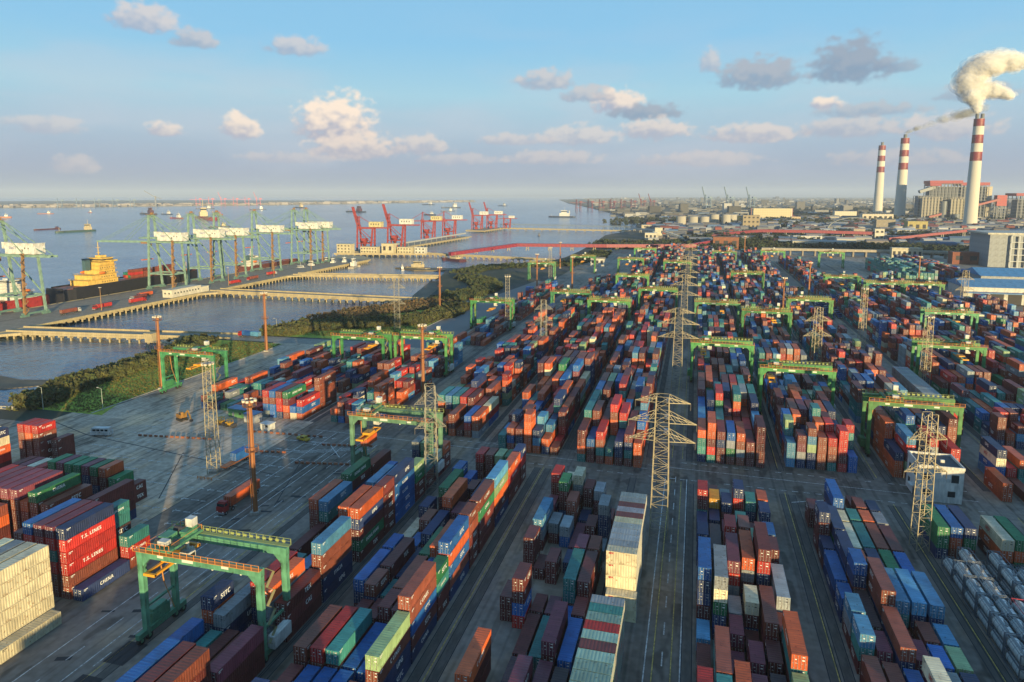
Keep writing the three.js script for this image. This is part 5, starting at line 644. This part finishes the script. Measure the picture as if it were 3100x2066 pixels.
building('white transfer house at the right end of the red conveyor', 'building', 331, -1404, 16, 14, 20, painted(.6, .58, .48, 0), { nx: 2, ny: 2 }); building('small flat house on top of the conveyor line', 'building', 300, -1420, 20, 12, 19, concrete(.45, .4, .36), {});
building('white bank tower beside the sloping conveyor', 'building', -70, -1340, 14, 12, 20, painted(.64, .6, .46, 0)); building('white transfer block on the river bank', 'building', -82, -1300, 22, 14, 12, painted(.64, .6, .48, 0), { nx: 3 }); building('white hut near the bank with grey roof', 'hut', -112, -800, 16, 10, 9, painted(.66, .64, .58, 0), { roof: 'gable', rm: concrete(.3, .28, .26), nx: 3 }); building('cream gatehouse over the far yard entrance', 'building', -62, -905, 24, 10, 12, painted(.55, .5, .4, 0), { nx: 3, ny: 2 });
building('cream angled block near the chimney pair', 'building', 480, -1720, 40, 30, 24, concrete(.5, .44, .2), { nx: 3 }); building('grey block left of the cream angled block', 'building', 425, -1760, 40, 30, 26, concrete(.36, .33, .28)); building('white station hall below the chimney pair', 'shed', 560, -2420, 90, 40, 22, painted(.62, .55, .42, 0), { nx: 6 }); building('bright white hall left of the chimney pair', 'shed', 500, -2600, 70, 40, 26, painted(.66, .6, .46, 0), {}); building('brick red block right of the dark conveyor', 'building', 420, -1130, 36, 20, 22, concrete(.3, .14, .11), { nx: 3, ny: 2 });
building('brown brick gatehouse by the viaduct', 'building', 318, -940, 30, 16, 14, concrete(.28, .11, .08), { nx: 2 });
{ // large grey shed with lattice gable at the right edge
  const o = thing('storage_shed', 'large grey shed with lattice gable at the right edge', 'shed', [0, 0, 0]); obj('wall', [bx(70, 38, 60, 366, 19, -935)], painted(.25, .28, .31, 0), o); obj('roof', [prism([[328, -903], [430, -903], [430, -968], [328, -968]], 2, 38.2)], painted(.52, .5, .42, 0), o); obj('gable_frame', frameBlock(352, 430, 0, 37, -904.2, -902, 10, 5, .9), mat(.4, .42, .43, .6), o);
}
{ // arched frame of the coal store
  const o = thing('coal_dome', 'open arched coal store shell beyond the conveyor', 'dome', [361, 0, -1760]), g = new THREE.TorusGeometry(58, 2, 6, 40, Math.PI).scale(1, .52, 1); obj('rim', [g], painted(.38, .40, .38, 0), o); obj('shell', [new THREE.CylinderGeometry(59, 59, 70, 32, 1, true, Math.PI / 2, Math.PI).rotateX(Math.PI / 2).rotateZ(Math.PI).scale(1, .52, 1).translate(0, 0, -36)], mat(.26, .28, .28, .7, 0, { side: THREE.DoubleSide }), o); obj('coal_heap', [new THREE.ConeGeometry(40, 18, 24).translate(0, 9, -30)], mat(.03, .03, .035, .95), o);
}
{ // viaduct along the far yard edge
  const o = thing('viaduct', 'pale low viaduct with dark openings along the far yard edge', 'viaduct', [0, 0, 0]); obj('deck', [bx(250, 3.2, 9, 215, 8.4, -1010)], concrete(.46, .42, .36), o); for (let i = 0; i < 16; i++) obj('pier', [bx(2, 7, 7, 96 + i * 16, 3.5, -1010)], concrete(.34, .31, .28), o); 
  building('low cream office on the viaduct line', 'building', 268, -992, 36, 10, 14, painted(.5, .46, .34, 0), { nx: 6 });
}
{ // blue roofed shed in the right middle distance
  const o = thing('storage_shed', 'white walled shed with blue roof at the right', 'shed', [0, 0, 0]); obj('wall', [bx(80, 13, 34, 243, 6.5, -612)], painted(.5, .52, .5, 0), o); const s = new THREE.Shape(); s.moveTo(-18.5, 0); s.lineTo(0, 5); s.lineTo(18.5, 0); s.closePath(); obj('roof', [new THREE.ExtrudeGeometry(s, { depth: 82, bevelEnabled: false }).rotateY(Math.PI / 2).translate(202, 13, -612)], painted(.10, .26, .48, 0), o); for (let i = 0; i < 5; i++) obj('door', [bx(9, 9, .3, 214 + i * 12, 4.5, -594.9)], darkM, o); obj('fascia', [bx(80.4, 4, .3, 243, 11, -594.8)], painted(.56, .55, .5, 0), o); obj('canopy', [bx(80, .5, 8, 243, 9.2, -591)], painted(.12, .28, .5, 1), o);
  building('blue roofed shed behind the white walled one', 'shed', 276, -690, 70, 40, 14, painted(.3, .33, .36, 0), { roof: 'gable', rm: painted(.08, .26, .52, 0), nx: 5 });
}
{ // white office by the tank containers
  const o = thing('office_building', 'white two storey office with dark flat roof beside the tank containers', 'building', [67.2, 0, -206]), m = concrete(.72, .73, .74); obj('wall', [bx(11, 9.6, 10.4, 0, 4.8, 0)], m, o); obj('roof', [bx(10.4, .12, 9.8, 0, 9.7, 0)], mat(.06, .065, .075, .8), o);
  for (const s of [-1, 1]) { obj('parapet', [bx(.35, .8, 10.7, s * 5.4, 9.95, 0)], m, o); obj('parapet', [bx(10.4, .8, .35, 0, 9.95, s * 5.2)], m, o); }
  for (const [x, y, w, h] of [[-3.6, 7, 1.8, 1.8], [3.4, 7, 1.8, 2.2], [-3.2, 2.6, 1.8, 1.6], [2.8, 2.6, 1.8, 1.6]]) obj('window', [bx(w, h, .12, x, y, 5.22)], glassM, o); for (const [z, y] of [[-2.5, 7], [2, 7], [-2.5, 2.8]]) obj('window', [bx(.12, 1.6, 1.4, -5.52, y, z)], glassM, o);
  obj('sign_panel', [bx(4.2, 1, .08, .2, 6.4, 5.25)], painted(.6, .62, .6, 1), o); obj('canopy', [bx(1.4, .15, 3, -6.2, 3.4, 2)], m, o); obj('air_conditioner', [bx(1.0, .9, .7, 1.5, 10.1, .5), cyl(V(-1, 9.7, -1), V(-1, 10.5, -1), .3, .3, 8)], whiteM, o); obj('entrance_door', [bx(.1, 2.2, 1.2, -5.53, 1.1, 2)], glassM, o);
}
// tank farm and works between the bank and the power station
{
  const r = rng(12); const tankM = concrete(.5, .49, .46);
  [[-40, -1900, 14, 26], [-8, -1890, 14, 26], [20, -1880, 12, 26], [48, -1960, 13, 30], [78, -1950, 12, 30], [96, -2020, 14, 28], [420, -1640, 12, 16], [450, -1650, 10, 14]].forEach(([x, z, rr, h], i) => { const o = thing('storage_tank', `pale cylindrical storage tank, ${ORD[i]} from the river side of the works`, 'tank', [x, 0, z], 0, 'cylindrical storage tanks'); obj('shell', [cyl(V(0, 0, 0), V(0, h, 0), rr, rr, 24)], tankM, o); obj('roof', [new THREE.ConeGeometry(rr + .3, 2.4, 24).translate(0, h + 1.2, 0)], concrete(.44, .43, .41), o); obj('stair', [bar(V(rr + .4, 0, 3), V(rr + .4, h, -5), .8, .3)], greyM, o); });
  const tones = [['white', painted(.6, .6, .57, 0)], ['cream', painted(.56, .5, .36, 0)], ['grey', concrete(.32, .33, .34)], ['blue roofed', painted(.2, .27, .34, 1)], ['brown', concrete(.28, .2, .15)]], places = ['behind the tank farm', 'between river bank and tank farm', 'right of the cream shed', 'left of the chimney pair', 'in front of the coal dome', 'behind the far pier trestle'], spots = [[-60, -2000, 160, 300], [-130, -1720, 110, 160], [330, -2350, 150, 300], [380, -2900, 200, 500], [260, -1580, 160, 160], [-110, -2400, 260, 500]];
  places.forEach((ph, i) => { for (let k = 0; k < 7; k++) { const t = tones[(k + i) % 5], w = 14 + r() * 30, h = 5 + r() * 8, [x, z, dx, dz] = spots[i]; building(`${t[0]} low works building ${ph}, ${ORD[k]} of seven`, 'building', x + (k / 6) * dx + r() * 12, z - r() * dz, w, 14 + r() * 20, h, t[1], { roof: r() > .5 ? 'gable' : 'flat', nx: Math.floor(r() * 5) }); } });
  // small sheds and works packed between the yard and the horizon
  { const ms = [], cs = [], c = new THREE.Color(), tn = [[.5, .51, .52], [.42, .39, .33], [.3, .32, .36], [.14, .24, .40], [.34, .1, .08], [.56, .56, .54], [.2, .21, .24], [.26, .24, .24]]; for (let i = 0; i < 1700; i++) { const q = Math.pow(r(), .8), z = lerp(-1180, -2700, q), x = lerp(-95 - (z < -1900 ? 30 : 0), 420 - z * .42, r()); ms.push(new THREE.Matrix4().compose(V(x, 0, z), new THREE.Quaternion().setFromEuler(new THREE.Euler(0, (r() - .5) * .3, 0)), V(10 + r() * 30, 4 + r() * 9, 8 + r() * 16))); const t = tn[Math.floor(r() * 8)], k = .35 + .4 * r(); cs.push(c.clone().setRGB(t[0] * k, t[1] * k, t[2] * k)); }
    const g = new THREE.Shape(); g.moveTo(-.5, 0); g.lineTo(-.5, .8); g.lineTo(0, 1); g.lineTo(.5, .8); g.lineTo(.5, 0); g.closePath(); const o = new THREE.Group(); o.name = 'works_sheds'; scene.add(o); tag(o, 'dense band of small sheds and works behind the yard', 'sheds', null, 'stuff'); instanced('shed_block', new THREE.ExtrudeGeometry(g, { depth: 1, bevelEnabled: false }).translate(0, 0, -.5).rotateY(Math.PI / 2), mat(1, 1, 1, .85), ms, cs, o); }
  // the town and works that melt together towards the horizon
  const ms = [], cs = [], g = bx(1, 1, 1, 0, .5, 0), c = new THREE.Color(); for (let i = 0; i < 3400; i++) { const z = -2500 - Math.pow(r(), 1.5) * 13000, x = lerp(-300 + (z + 2500) * .17, 2400 - z * .55, r()); const w = 14 + r() * 50, h = r() < .03 ? 22 + r() * 30 : 5 + r() * 11; ms.push(new THREE.Matrix4().compose(V(x, 0, z), new THREE.Quaternion().setFromEuler(new THREE.Euler(0, r() * .4, 0)), V(w, h, 12 + r() * 30))); const b = .05 + .2 * r() * r() + (r() < .08 ? .2 : 0); cs.push(c.clone().setRGB(b, b, b * .98)); }
  const o = new THREE.Group(); o.name = 'distant_town'; scene.add(o); tag(o, 'hazy low town spreading to the horizon behind the works', 'town', null, 'stuff'); instanced('town_block', g, mat(1, 1, 1, .9), ms, cs, o);
}
// far shore of the river with its ports
{
  const pts = [[-9000, -1500], [-4500, -3450], [-3450, -5150], [-2700, -8200], [-3200, -9500], [-9000, -9000]]; const sh = struct('far_shore', [prism(pts, 3, WATER_Y - .5)], concrete(.2, .21, .19));
  const r = rng(31), ms = [], cs = [], c = new THREE.Color(); for (let i = 0; i < 900; i++) { const t = r(), a = t < .5 ? [pts[1], pts[2], t * 2] : [pts[2], pts[3], t * 2 - 1], off = r() * 500; const x = lerp(a[0][0], a[1][0], a[2]) - off * .8 - 20, z = lerp(a[0][1], a[1][1], a[2]) - off * .55; ms.push(new THREE.Matrix4().compose(V(x, WATER_Y + 2, z), new THREE.Quaternion().setFromEuler(new THREE.Euler(0, r(), 0)), V(20 + r() * 60, 4 + Math.pow(r(), 2) * 18, 20 + r() * 30))); const b = .12 + .22 * r(); cs.push(c.clone().setRGB(b, b * .92, b * .88)); }
  const o = new THREE.Group(); o.name = 'distant_port'; scene.add(o); tag(o, 'hazy warehouses of the port on the far river shore', 'port', null, 'stuff'); instanced('port_block', bx(1, 1, 1, 0, .5, 0), mat(1, 1, 1, .9), ms, cs, o);
  function farCrane(label, x, z, s, m, up) { const q = thing('harbour_crane', label, 'harbour crane', [x, WATER_Y, z], .7, 'cranes on the far shore'); obj('frame', [bar(V(-12, 0, 8), V(-12, 60, 3), 2.6), bar(V(-12, 0, -8), V(-12, 60, -3), 2.6), bar(V(12, 0, 8), V(12, 44, 5), 2.6), bar(V(12, 0, -8), V(12, 44, -5), 2.6), bx(26, 2, 2, 0, 16, 8), bx(26, 2, 2, 0, 16, -8), bx(50, 2, 5, 6, 43, 0), bx(16, 6, 7, 14, 48, 0)], m, q); obj('boom', [up ? bar(V(-12, 43, 0), V(-30, 92, 0), 3, 3) : bar(V(-12, 43, 0), V(-50, 43, 0), 3, 2)], m, q); q.scale.setScalar(s); }
  const blueM = mat(.14, .2, .26, .7), pinkM = mat(.46, .12, .16, .7);
  [-4250, -4190, -4130, -4070, -4010].forEach((x, i) => farCrane(`blue harbour crane on the far shore, ${ORD[i]} of the left cluster`, x, -3700 - i * 95, 1.1, blueM, false)); [-3840, -3790, -3740, -3690, -3640, -3590].forEach((x, i) => farCrane(`pink harbour crane on the far shore, ${ORD[i]} of the right cluster`, x, -4560 - i * 85, 1.2, pinkM, i % 3 === 2)); [0, 1, 2, 3, 4, 5, 6, 7].forEach(i => farCrane(`red harbour crane on the horizon beyond the far pier, ${ORD[i]} of eight`, -640 + i * 52, -3750 - i * 90, 1.05, redDark, i > 5)); [0, 1, 2].forEach(i => farCrane(`grey harbour crane on the horizon behind the works, ${ORD[i]} of three`, 60 + i * 130, -4300 - i * 60, 1.5, blueM, true));
  const v = thing('sloped_boom_crane', 'tall single crane with slanting boom on the far shore', 'harbour crane', [-3960, WATER_Y, -4250]); obj('tower', [bar(V(0, 0, 0), V(0, 80, 0), 8, 8)], greyM, v); obj('boom', [bar(V(0, 70, 0), V(-90, 120, 10), 4, 4), bar(V(0, 70, 0), V(60, 60, 0), 4, 4)], greyM, v);
}

// ---------------------------------------------------------------- vegetation
{
  const r = rng(8); function tuft(n, s) { const pos = [], nor = [], uv = []; for (let i = 0; i < n; i++) { const d = V(r() - .5, (r() - .3) * .9, r() - .5).normalize().multiplyScalar(s * (.35 + .65 * r())), a = V(r() - .5, r() - .5, r() - .5).normalize(), b = a.clone().cross(V(r() - .5, r() - .5, r() - .5)).normalize(), l = s * (.26 + .3 * r()); const p = [d.clone().addScaledVector(a, l), d.clone().addScaledVector(b, l * .6), d.clone().addScaledVector(a, -l), d.clone().addScaledVector(b, -l * .6)], n2 = a.clone().cross(b); for (const k of [0, 1, 2, 0, 2, 3]) { pos.push(p[k].x, p[k].y, p[k].z); nor.push(n2.x, n2.y, n2.z); uv.push(0, 0); } } const g = new THREE.BufferGeometry(); g.setAttribute('position', new THREE.Float32BufferAttribute(pos, 3)); g.setAttribute('normal', new THREE.Float32BufferAttribute(nor, 3)); g.setAttribute('uv', new THREE.Float32BufferAttribute(uv, 2)); return g; }
  const leaf = new THREE.MeshPhysicalMaterial({ color: 0xffffff, roughness: .95, transmission: .12, thickness: 0, side: THREE.DoubleSide }), c = new THREE.Color();
  function mass(name, label, geom, list, tone) { const o = new THREE.Group(); o.name = name; scene.add(o); tag(o, label, 'vegetation', null, 'stuff'); const ms = [], cs = []; for (const [x, y, z, s] of list) { ms.push(new THREE.Matrix4().compose(V(x, y, z), new THREE.Quaternion().setFromEuler(new THREE.Euler(r() * 6, r() * 6, r() * 6)), V(s * (1 + .3 * r()), s, s * (1 + .3 * r())))); const k = .7 + .6 * r(), w = r(); cs.push(c.clone().setRGB(tone[0] * k * (1 + .5 * w), tone[1] * k, tone[2] * k)); } instanced('leaf_clump', geom, leaf, ms, cs, o); }
  const T = tuft(46, 1), along = (pts, width, n, h, s, out) => { for (let i = 0; i < n; i++) { const q = r() * (pts.length - 1), k = Math.floor(q), t = q - k, x = lerp(pts[k][0], pts[k + 1][0], t) + (r() - .5) * width, z = lerp(pts[k][1], pts[k + 1][1], t) + (r() - .5) * width, hh = h * (.6 + .7 * fbm(x * .09, z * .09, 3)); out.push([x, r() * hh, z, s * (.7 + .6 * r())]); } return out; };
  mass('mangrove_thicket', 'dense dark green thicket along the near river bank', T, along([[-254, -201], [-261, -228], [-263, -256], [-263, -284], [-270, -318]], 13, 3400, 4.2, 1.25, []), [.058, .080, .022]);
  mass('mangrove_thicket', 'dark green thicket along the bank beyond the first bridge', T, along([[-246, -352], [-236, -372], [-205, -392], [-180, -410], [-168, -440], [-172, -475]], 20, 3000, 3.4, 1.35, []), [.055, .075, .022]);
  mass('reed_bed', 'brown green reeds on the tidal mud between the bridges', T, along([[-240, -400], [-225, -430], [-205, -470], [-190, -485]], 32, 1300, 1.6, 1.2, []), [.10, .085, .035]);
  mass('mangrove_thicket', 'dark thicket between the middle and far bridges', T, along([[-192, -508], [-182, -535], [-178, -570], [-196, -612], [-225, -645]], 24, 2200, 3.0, 1.4, []), [.045, .07, .022]);
  mass('bank_scrub', 'green scrub on the bank behind the far bridge', T, along([[-240, -690], [-235, -740], [-195, -775], [-150, -800], [-130, -900], [-135, -1000]], 30, 1500, 2.0, 1.5, []), [.042, .066, .02]);
  mass('tree_belt', 'dark belt of trees between the yard and the works', T, along([[-120, -1090], [20, -1130], [120, -1200], [250, -1160], [380, -1100], [520, -1060], [640, -1040]], 100, 4600, 7.5, 3.0, []), [.026, .046, .020]);
  mass('tree_belt', 'second dark belt of trees below the power station', T, along([[60, -1300], [200, -1480], [330, -1560], [480, -1500], [640, -1500], [800, -1480]], 170, 3600, 7.5, 3.6, []), [.024, .042, .020]);
  mass('tree_belt', 'distant tree belts among the works and town', T, along([[-80, -2150], [120, -2100], [420, -2200], [500, -3000], [900, -2500], [1400, -3200], [900, -4200], [300, -4000]], 420, 2600, 9, 6, []), [.026, .044, .024]);
  mass('grass_tussock', 'short rough grass tufts on the river verge', tuft(10, .5), (() => { const q = []; for (let i = 0; i < 5200; i++) { const z = -200 - r() * 126; q.push([-256 + r() * 32, .1, z, .5 + .6 * r()]); } for (let i = 0; i < 4200; i++) q.push([-238 + r() * 72, .1, -352 - r() * 60, .5 + .7 * r()]); return q; })(), [.10, .115, .024]);
}
// ---------------------------------------------------------------- vehicles and yard clutter
{
  const wheels = (o, list, rr, w = .32) => list.forEach(([x, z]) => { const q = obj('wheel', [cyl(V(x - w / 2, rr, z), V(x + w / 2, rr, z), rr, rr, 14)], tyreM, o); obj('rim', [cyl(V(x - w / 2 - .02, rr, z), V(x + w / 2 + .02, rr, z), rr * .5, rr * .5, 8)], greyM, q); });
  function lorry(label, x, z, turn, cabM, box, group, len = 40) {           // cab towards +z
    const o = thing('lorry', label, 'lorry', [x, 0, z], turn, group), L = len === 40 ? L40 : L20; obj('chassis', [bx(.9, .35, L + 3, 0, 1.05, 1), bx(2.3, .12, L, 0, 1.32, 0)], darkM, o);
    const c = obj('cab', [bx(2.4, 1.5, 2.0, 0, 1.7, L / 2 + 2.1), bx(2.3, 1.0, 1.7, 0, 2.85, L / 2 + 1.95), bx(2.2, .2, 1.2, 0, 3.45, L / 2 + 1.8)], cabM, o); obj('windscreen', [bx(2.1, .8, .1, 0, 2.8, L / 2 + 2.83), bx(2.34, .7, 1.0, 0, 2.8, L / 2 + 2.1)], glassM, c); obj('bumper', [bx(2.4, .4, .25, 0, .75, L / 2 + 3.1)], greyM, c); for (const s of [-1, 1]) obj('headlight', [bx(.35, .22, .06, s * .85, 1.1, L / 2 + 3.13)], letterWhite, c);
    wheels(o, [[-1, L / 2 + 2.2], [1, L / 2 + 2.2], [-1, L / 2 - .6], [1, L / 2 - .6], [-1, -L / 2 + 1], [1, -L / 2 + 1], [-1, -L / 2 + 2.3], [1, -L / 2 + 2.3]], .52); return o;
  }
  const onLorry = (label, x, z, turn, key, len) => { const P = PARTS[len], o = thing('shipping_container', label, 'container', [x, 1.4, z], turn, 'containers on lorries'), m = cmat(key, 0); obj('frame', P.frame, m, o); obj('wall', P.wall, m, o); obj('roof', P.roof, m, o); const d = obj('door', P.doorL, m, o), e = obj('door', P.doorR, m, o); obj('locking_bar', P.barsL, galv, d); obj('locking_bar', P.barsR, galv, e); };
  const redCab = painted(.42, .02, .02, 0), blueCab = painted(.03, .10, .34, 0), whiteCab = painted(.66, .66, .64, 0), yellowCab = painted(.6, .42, .04, 0);
  lorry('red lorry with an orange box crossing the open yard', -118.5, -151, 0, redCab); onLorry('orange long container carried by the red lorry in the open yard', -118.5, -151, 0, 'o', 40);
  { const o = thing('trailer', 'flat trailer parked under a blue box beside the lattice mast', 'trailer', [-137, 0, -173], -.05); obj('bed', [bx(2.4, .3, 12.4, 0, 1.2, 0), bx(.8, .4, 12, 0, .9, 0)], painted(.4, .14, .04, 0), o); wheels(o, [[-1, -4.6], [1, -4.6], [-1, -3.3], [1, -3.3]], .5); obj('landing_leg', [bx(.2, 1, .2, -.8, .5, 4), bx(.2, 1, .2, .8, .5, 4)], greyM, o); onLorry('blue short container on the flat trailer in the open yard', -137, -174.5, -.05, 'b', 20); }
  { const o = thing('minibus', 'white minibus on the road left of the open yard', 'minibus', [-199.5, 0, -182], -1.35); obj('body', [prism([[-1.15, -3.4], [1.15, -3.4], [1.15, 3], [.9, 3.5], [-.9, 3.5], [-1.15, 3]], 1.2, .5, .06), bx(2.2, 1.1, 6.2, 0, 2.25, -.1)], whiteCab, o); obj('roof', [bx(2.1, .16, 6, 0, 2.86, -.1)], whiteCab, o); for (let i = 0; i < 4; i++) for (const s of [-1, 1]) obj('window', [bx(.08, .7, 1.1, s * 1.1, 2.2, -2.4 + i * 1.45)], glassM, o); obj('windscreen', [bx(1.9, .8, .1, 0, 2.2, 3.0)], glassM, o); wheels(o, [[-1, 2.2], [1, 2.2], [-1, -2.2], [1, -2.2]], .42); }
  // lorry park
  const r = rng(55); let n = 0; for (let row = 0; row < 3; row++) for (let k = 0; k < 9; k++) { if (row === 2 && k > 6) continue; const z = -498 - k * 9 - row * 2, x = 87 + row * 5 + k * .5 - row * k * .1, cm = [blueCab, whiteCab, blueCab, blueCab, yellowCab][Math.floor(r() * 5)]; const nm = cm === blueCab ? 'blue' : cm === whiteCab ? 'white' : 'yellow'; lorry(`${nm} empty lorry in the lorry park, ${ORD[k]} of ${['first', 'second', 'third'][row]} line`, x, z, .1 * (r() - .5), cm, null, 'lorries in the lorry park', 20); n++; }
  for (let k = 0; k < 6; k++) lorry(`yellow empty lorry at the far end of lorry park, ${ORD[k]} from left`, 74 + k * 3.6, -640, 0, yellowCab, null, 'yellow lorries', 20);
  // lorries on the quay and on the nearest bridge
  [[-428, -372, 'c'], [-424, -398, 'r'], [-420, -424, 'r'], [-432, -440, 'm'], [-420, -540, 'r'], [-424, -575, 'c'], [-430, -612, 'r'], [-440, -455, 'o']].forEach(([x, z, k], i) => { lorry(`quay lorry with ${PAL[k][0]} box, ${ORD[i]} from the near end`, x, z, i % 2 ? 0 : Math.PI, i % 3 ? redCab : whiteCab, null, 'lorries on the quay'); onLorry(`${PAL[k][0]} container on the ${ORD[i]} quay lorry`, x, z, 0, k, 40); });
  lorry('red lorry with two blue boxes on the nearest bridge', -252, -337, -Math.PI / 2 - .1, redCab); for (const [s, w] of [[-3.1, 'front'], [3.1, 'rear']]) onLorry(`blue short container, ${w} one on the bridge lorry`, -252 + s, -337 + s * .1, Math.PI / 2 - .1, s < 0 ? 'b' : 'l', 20);
  // service huts, roller, excavator near the open yard's far corner
  function hut(label, x, z, w, d, h, m, rm) { const o = thing('site_hut', label, 'hut', [x, 0, z], -.1, 'site huts'); obj('wall', [bx(w, h, d, 0, h / 2, 0)], m, o); obj('roof', [bx(w + .5, .25, d + .5, 0, h + .1, 0)], rm, o); obj('door', [bx(.9, 2, .08, -w * .2, 1, d / 2 + .02)], greyM, o); obj('window', [bx(1.1, .8, .08, w * .2, 1.6, d / 2 + .02)], glassM, o); }
  hut('green site hut with blue roof', -166, -213, 8, 4, 3.2, painted(.12, .30, .12, 0), painted(.1, .25, .45, 0)); hut('pale site hut with blue roof', -157.5, -209, 5, 4, 3.2, painted(.55, .56, .55, 0), painted(.1, .25, .45, 0)); hut('low white site hut beside a lattice mast', -147, -203, 4, 3, 2.2, whiteM, whiteM);
  { const o = thing('excavator', 'dark orange excavator parked by the site huts', 'excavator', [-184, 0, -203], 1.2); for (const s of [-1, 1]) obj('track', [bx(.6, .9, 3.8, s * 1.1, .45, 0)], tyreM, o); obj('body', [bx(2.6, 1.4, 3, 0, 1.8, -.4)], painted(.35, .18, .04, 0), o); const c = obj('cab', [bx(1, 1.6, 1.5, -.7, 2.7, .9)], painted(.35, .18, .04, 1), o); obj('window', [bx(1.04, .9, 1.2, -.7, 2.9, .95)], glassM, c); obj('arm', [bar(V(.3, 2, 1), V(.3, 4.4, 4), .45), bar(V(.3, 4.4, 4), V(.3, 1.4, 6), .35)], painted(.45, .24, .04, 0), o); obj('bucket', [bx(1, .8, .9, .3, 1, 6)], darkM, o); }
  for (const [l, x, z] of [['yellow road roller before the green hut', -166, -202.5], ['second yellow road roller, beside the first', -161.5, -201.5]]) { const o = thing('road_roller', l, 'roller', [x, 0, z], 1.4, 'road rollers'); obj('drum', [cyl(V(-.9, .75, 1.5), V(.9, .75, 1.5), .75, .75, 18)], darkM, o); obj('body', [bx(1.5, .9, 2.6, 0, 1.25, -.6)], painted(.6, .34, .03, 0), o); obj('canopy', [bx(1.6, .12, 1.8, 0, 2.9, -.2), bx(.1, 1.3, .1, .7, 2.2, .5), bx(.1, 1.3, .1, -.7, 2.2, .5), bx(.1, 1.3, .1, .7, 2.2, -1), bx(.1, 1.3, .1, -.7, 2.2, -1)], painted(.6, .34, .03, 1), o); obj('wheel', [cyl(V(-.9, .7, -1.4), V(.9, .7, -1.4), .7, .7, 16)], tyreM, o); }
  { const o = thing('pickup_truck', 'yellow pickup behind the orange mast', 'pickup', [-128, 0, -196], 1.3); obj('body', [bx(1.8, .7, 4.8, 0, .85, 0), bx(1.7, .7, 1.8, 0, 1.5, .3)], yellowCab, o); obj('window', [bx(1.74, .5, 1.5, 0, 1.55, .3)], glassM, o); wheels(o, [[-.8, 1.5], [.8, 1.5], [-.8, -1.5], [.8, -1.5]], .36, .24); }
  for (const [l, x, z] of [['white car on the centre road, first', 1.2 - 9, -236], ['white car on the centre road, second', -8.2, -252], ['white car on the centre road, third', -8.6, -272], ['white car in the lane of the paired gantries', 25.5, -335], ['white van on the lane left of far stacks', -100, -318]]) { const o = thing('car', l, 'car', [x, 0, z], .05, 'white cars in the lanes'); obj('body', [bx(1.8, .65, 4.4, 0, .75, 0), bx(1.6, .55, 2.3, 0, 1.3, -.2)], whiteCab, o); obj('window', [bx(1.64, .42, 2.1, 0, 1.32, -.2)], glassM, o); wheels(o, [[-.8, 1.4], [.8, 1.4], [-.8, -1.4], [.8, -1.4]], .32, .22); }
  // lines of concrete barrier blocks on the open yard
  [[-186, -185, -160, -188.5, 14, 'left'], [-143, -182, -128, -184.5, 9, 'middle'], [-150, -199, -124, -200.5, 12, 'rear'], [-119, -178, -103, -181, 10, 'right'], [-119, -194, -103, -197, 10, 'far right']].forEach(([a, b, c, d, n, w]) => { const o = thing('barrier_line', `line of rusty red barrier blocks on the open yard, ${w}`, 'barrier', [0, 0, 0], 0, 'barrier blocks'); for (let i = 0; i < n; i++) obj('block', [bx(1.1, .6, .5, lerp(a, c, i / (n - 1)), .35, lerp(b, d, i / (n - 1)))], painted(i % 2 ? .3 : .36, .12, .06, i), o); });
  { const o = thing('guard_rail', 'orange guard rail round the foot of the cream lattice mast', 'guard rail', [-138.5, 0, -162]); const g = [bx(5, .12, .12, 0, .8, 2), bx(5, .12, .12, 0, .45, 2), bx(.12, .12, 4, 2.5, .8, 0)]; for (let i = 0; i < 5; i++) g.push(bx(.14, .9, .14, -2.5 + i * 1.25, .45, 2)); obj('rail', g, mat(.6, .2, .03, .6), o); }
  for (const [l, x, z] of [['green street lamp by the verge corner', -222, -204], ['street lamp pole in front of the hedge', -246, -199], ['street lamp beside the access road', -245, -352]]) { const o = thing('street_lamp', l, 'street lamp', [x, 0, z], 0, 'street lamps'); obj('pole', [cyl(V(0, 0, 0), V(0, 9, 0), .14, .08, 8), bar(V(0, 8.9, 0), V(-1.6, 9.3, 0), .1)], mat(.3, .32, .28, .5), o); obj('lantern', [bx(.9, .18, .35, -1.8, 9.3, 0)], whiteM, o); }
  for (let i = 0; i < 5; i++) { const z = -330 - i * 70, o = thing('quay_lamp', `slim quay lamp, ${ORD[i]} from the near end of the quay`, 'lamp post', [-418, 0, z - 60], 0, 'quay lamps'); obj('pole', [cyl(V(0, 0, 0), V(0, 17, 0), .3, .18, 8)], rustM, o); obj('lantern', [bx(2, .4, 1, 0, 17, 0)], whiteM, o); }
}
renderer.render(scene, camera);
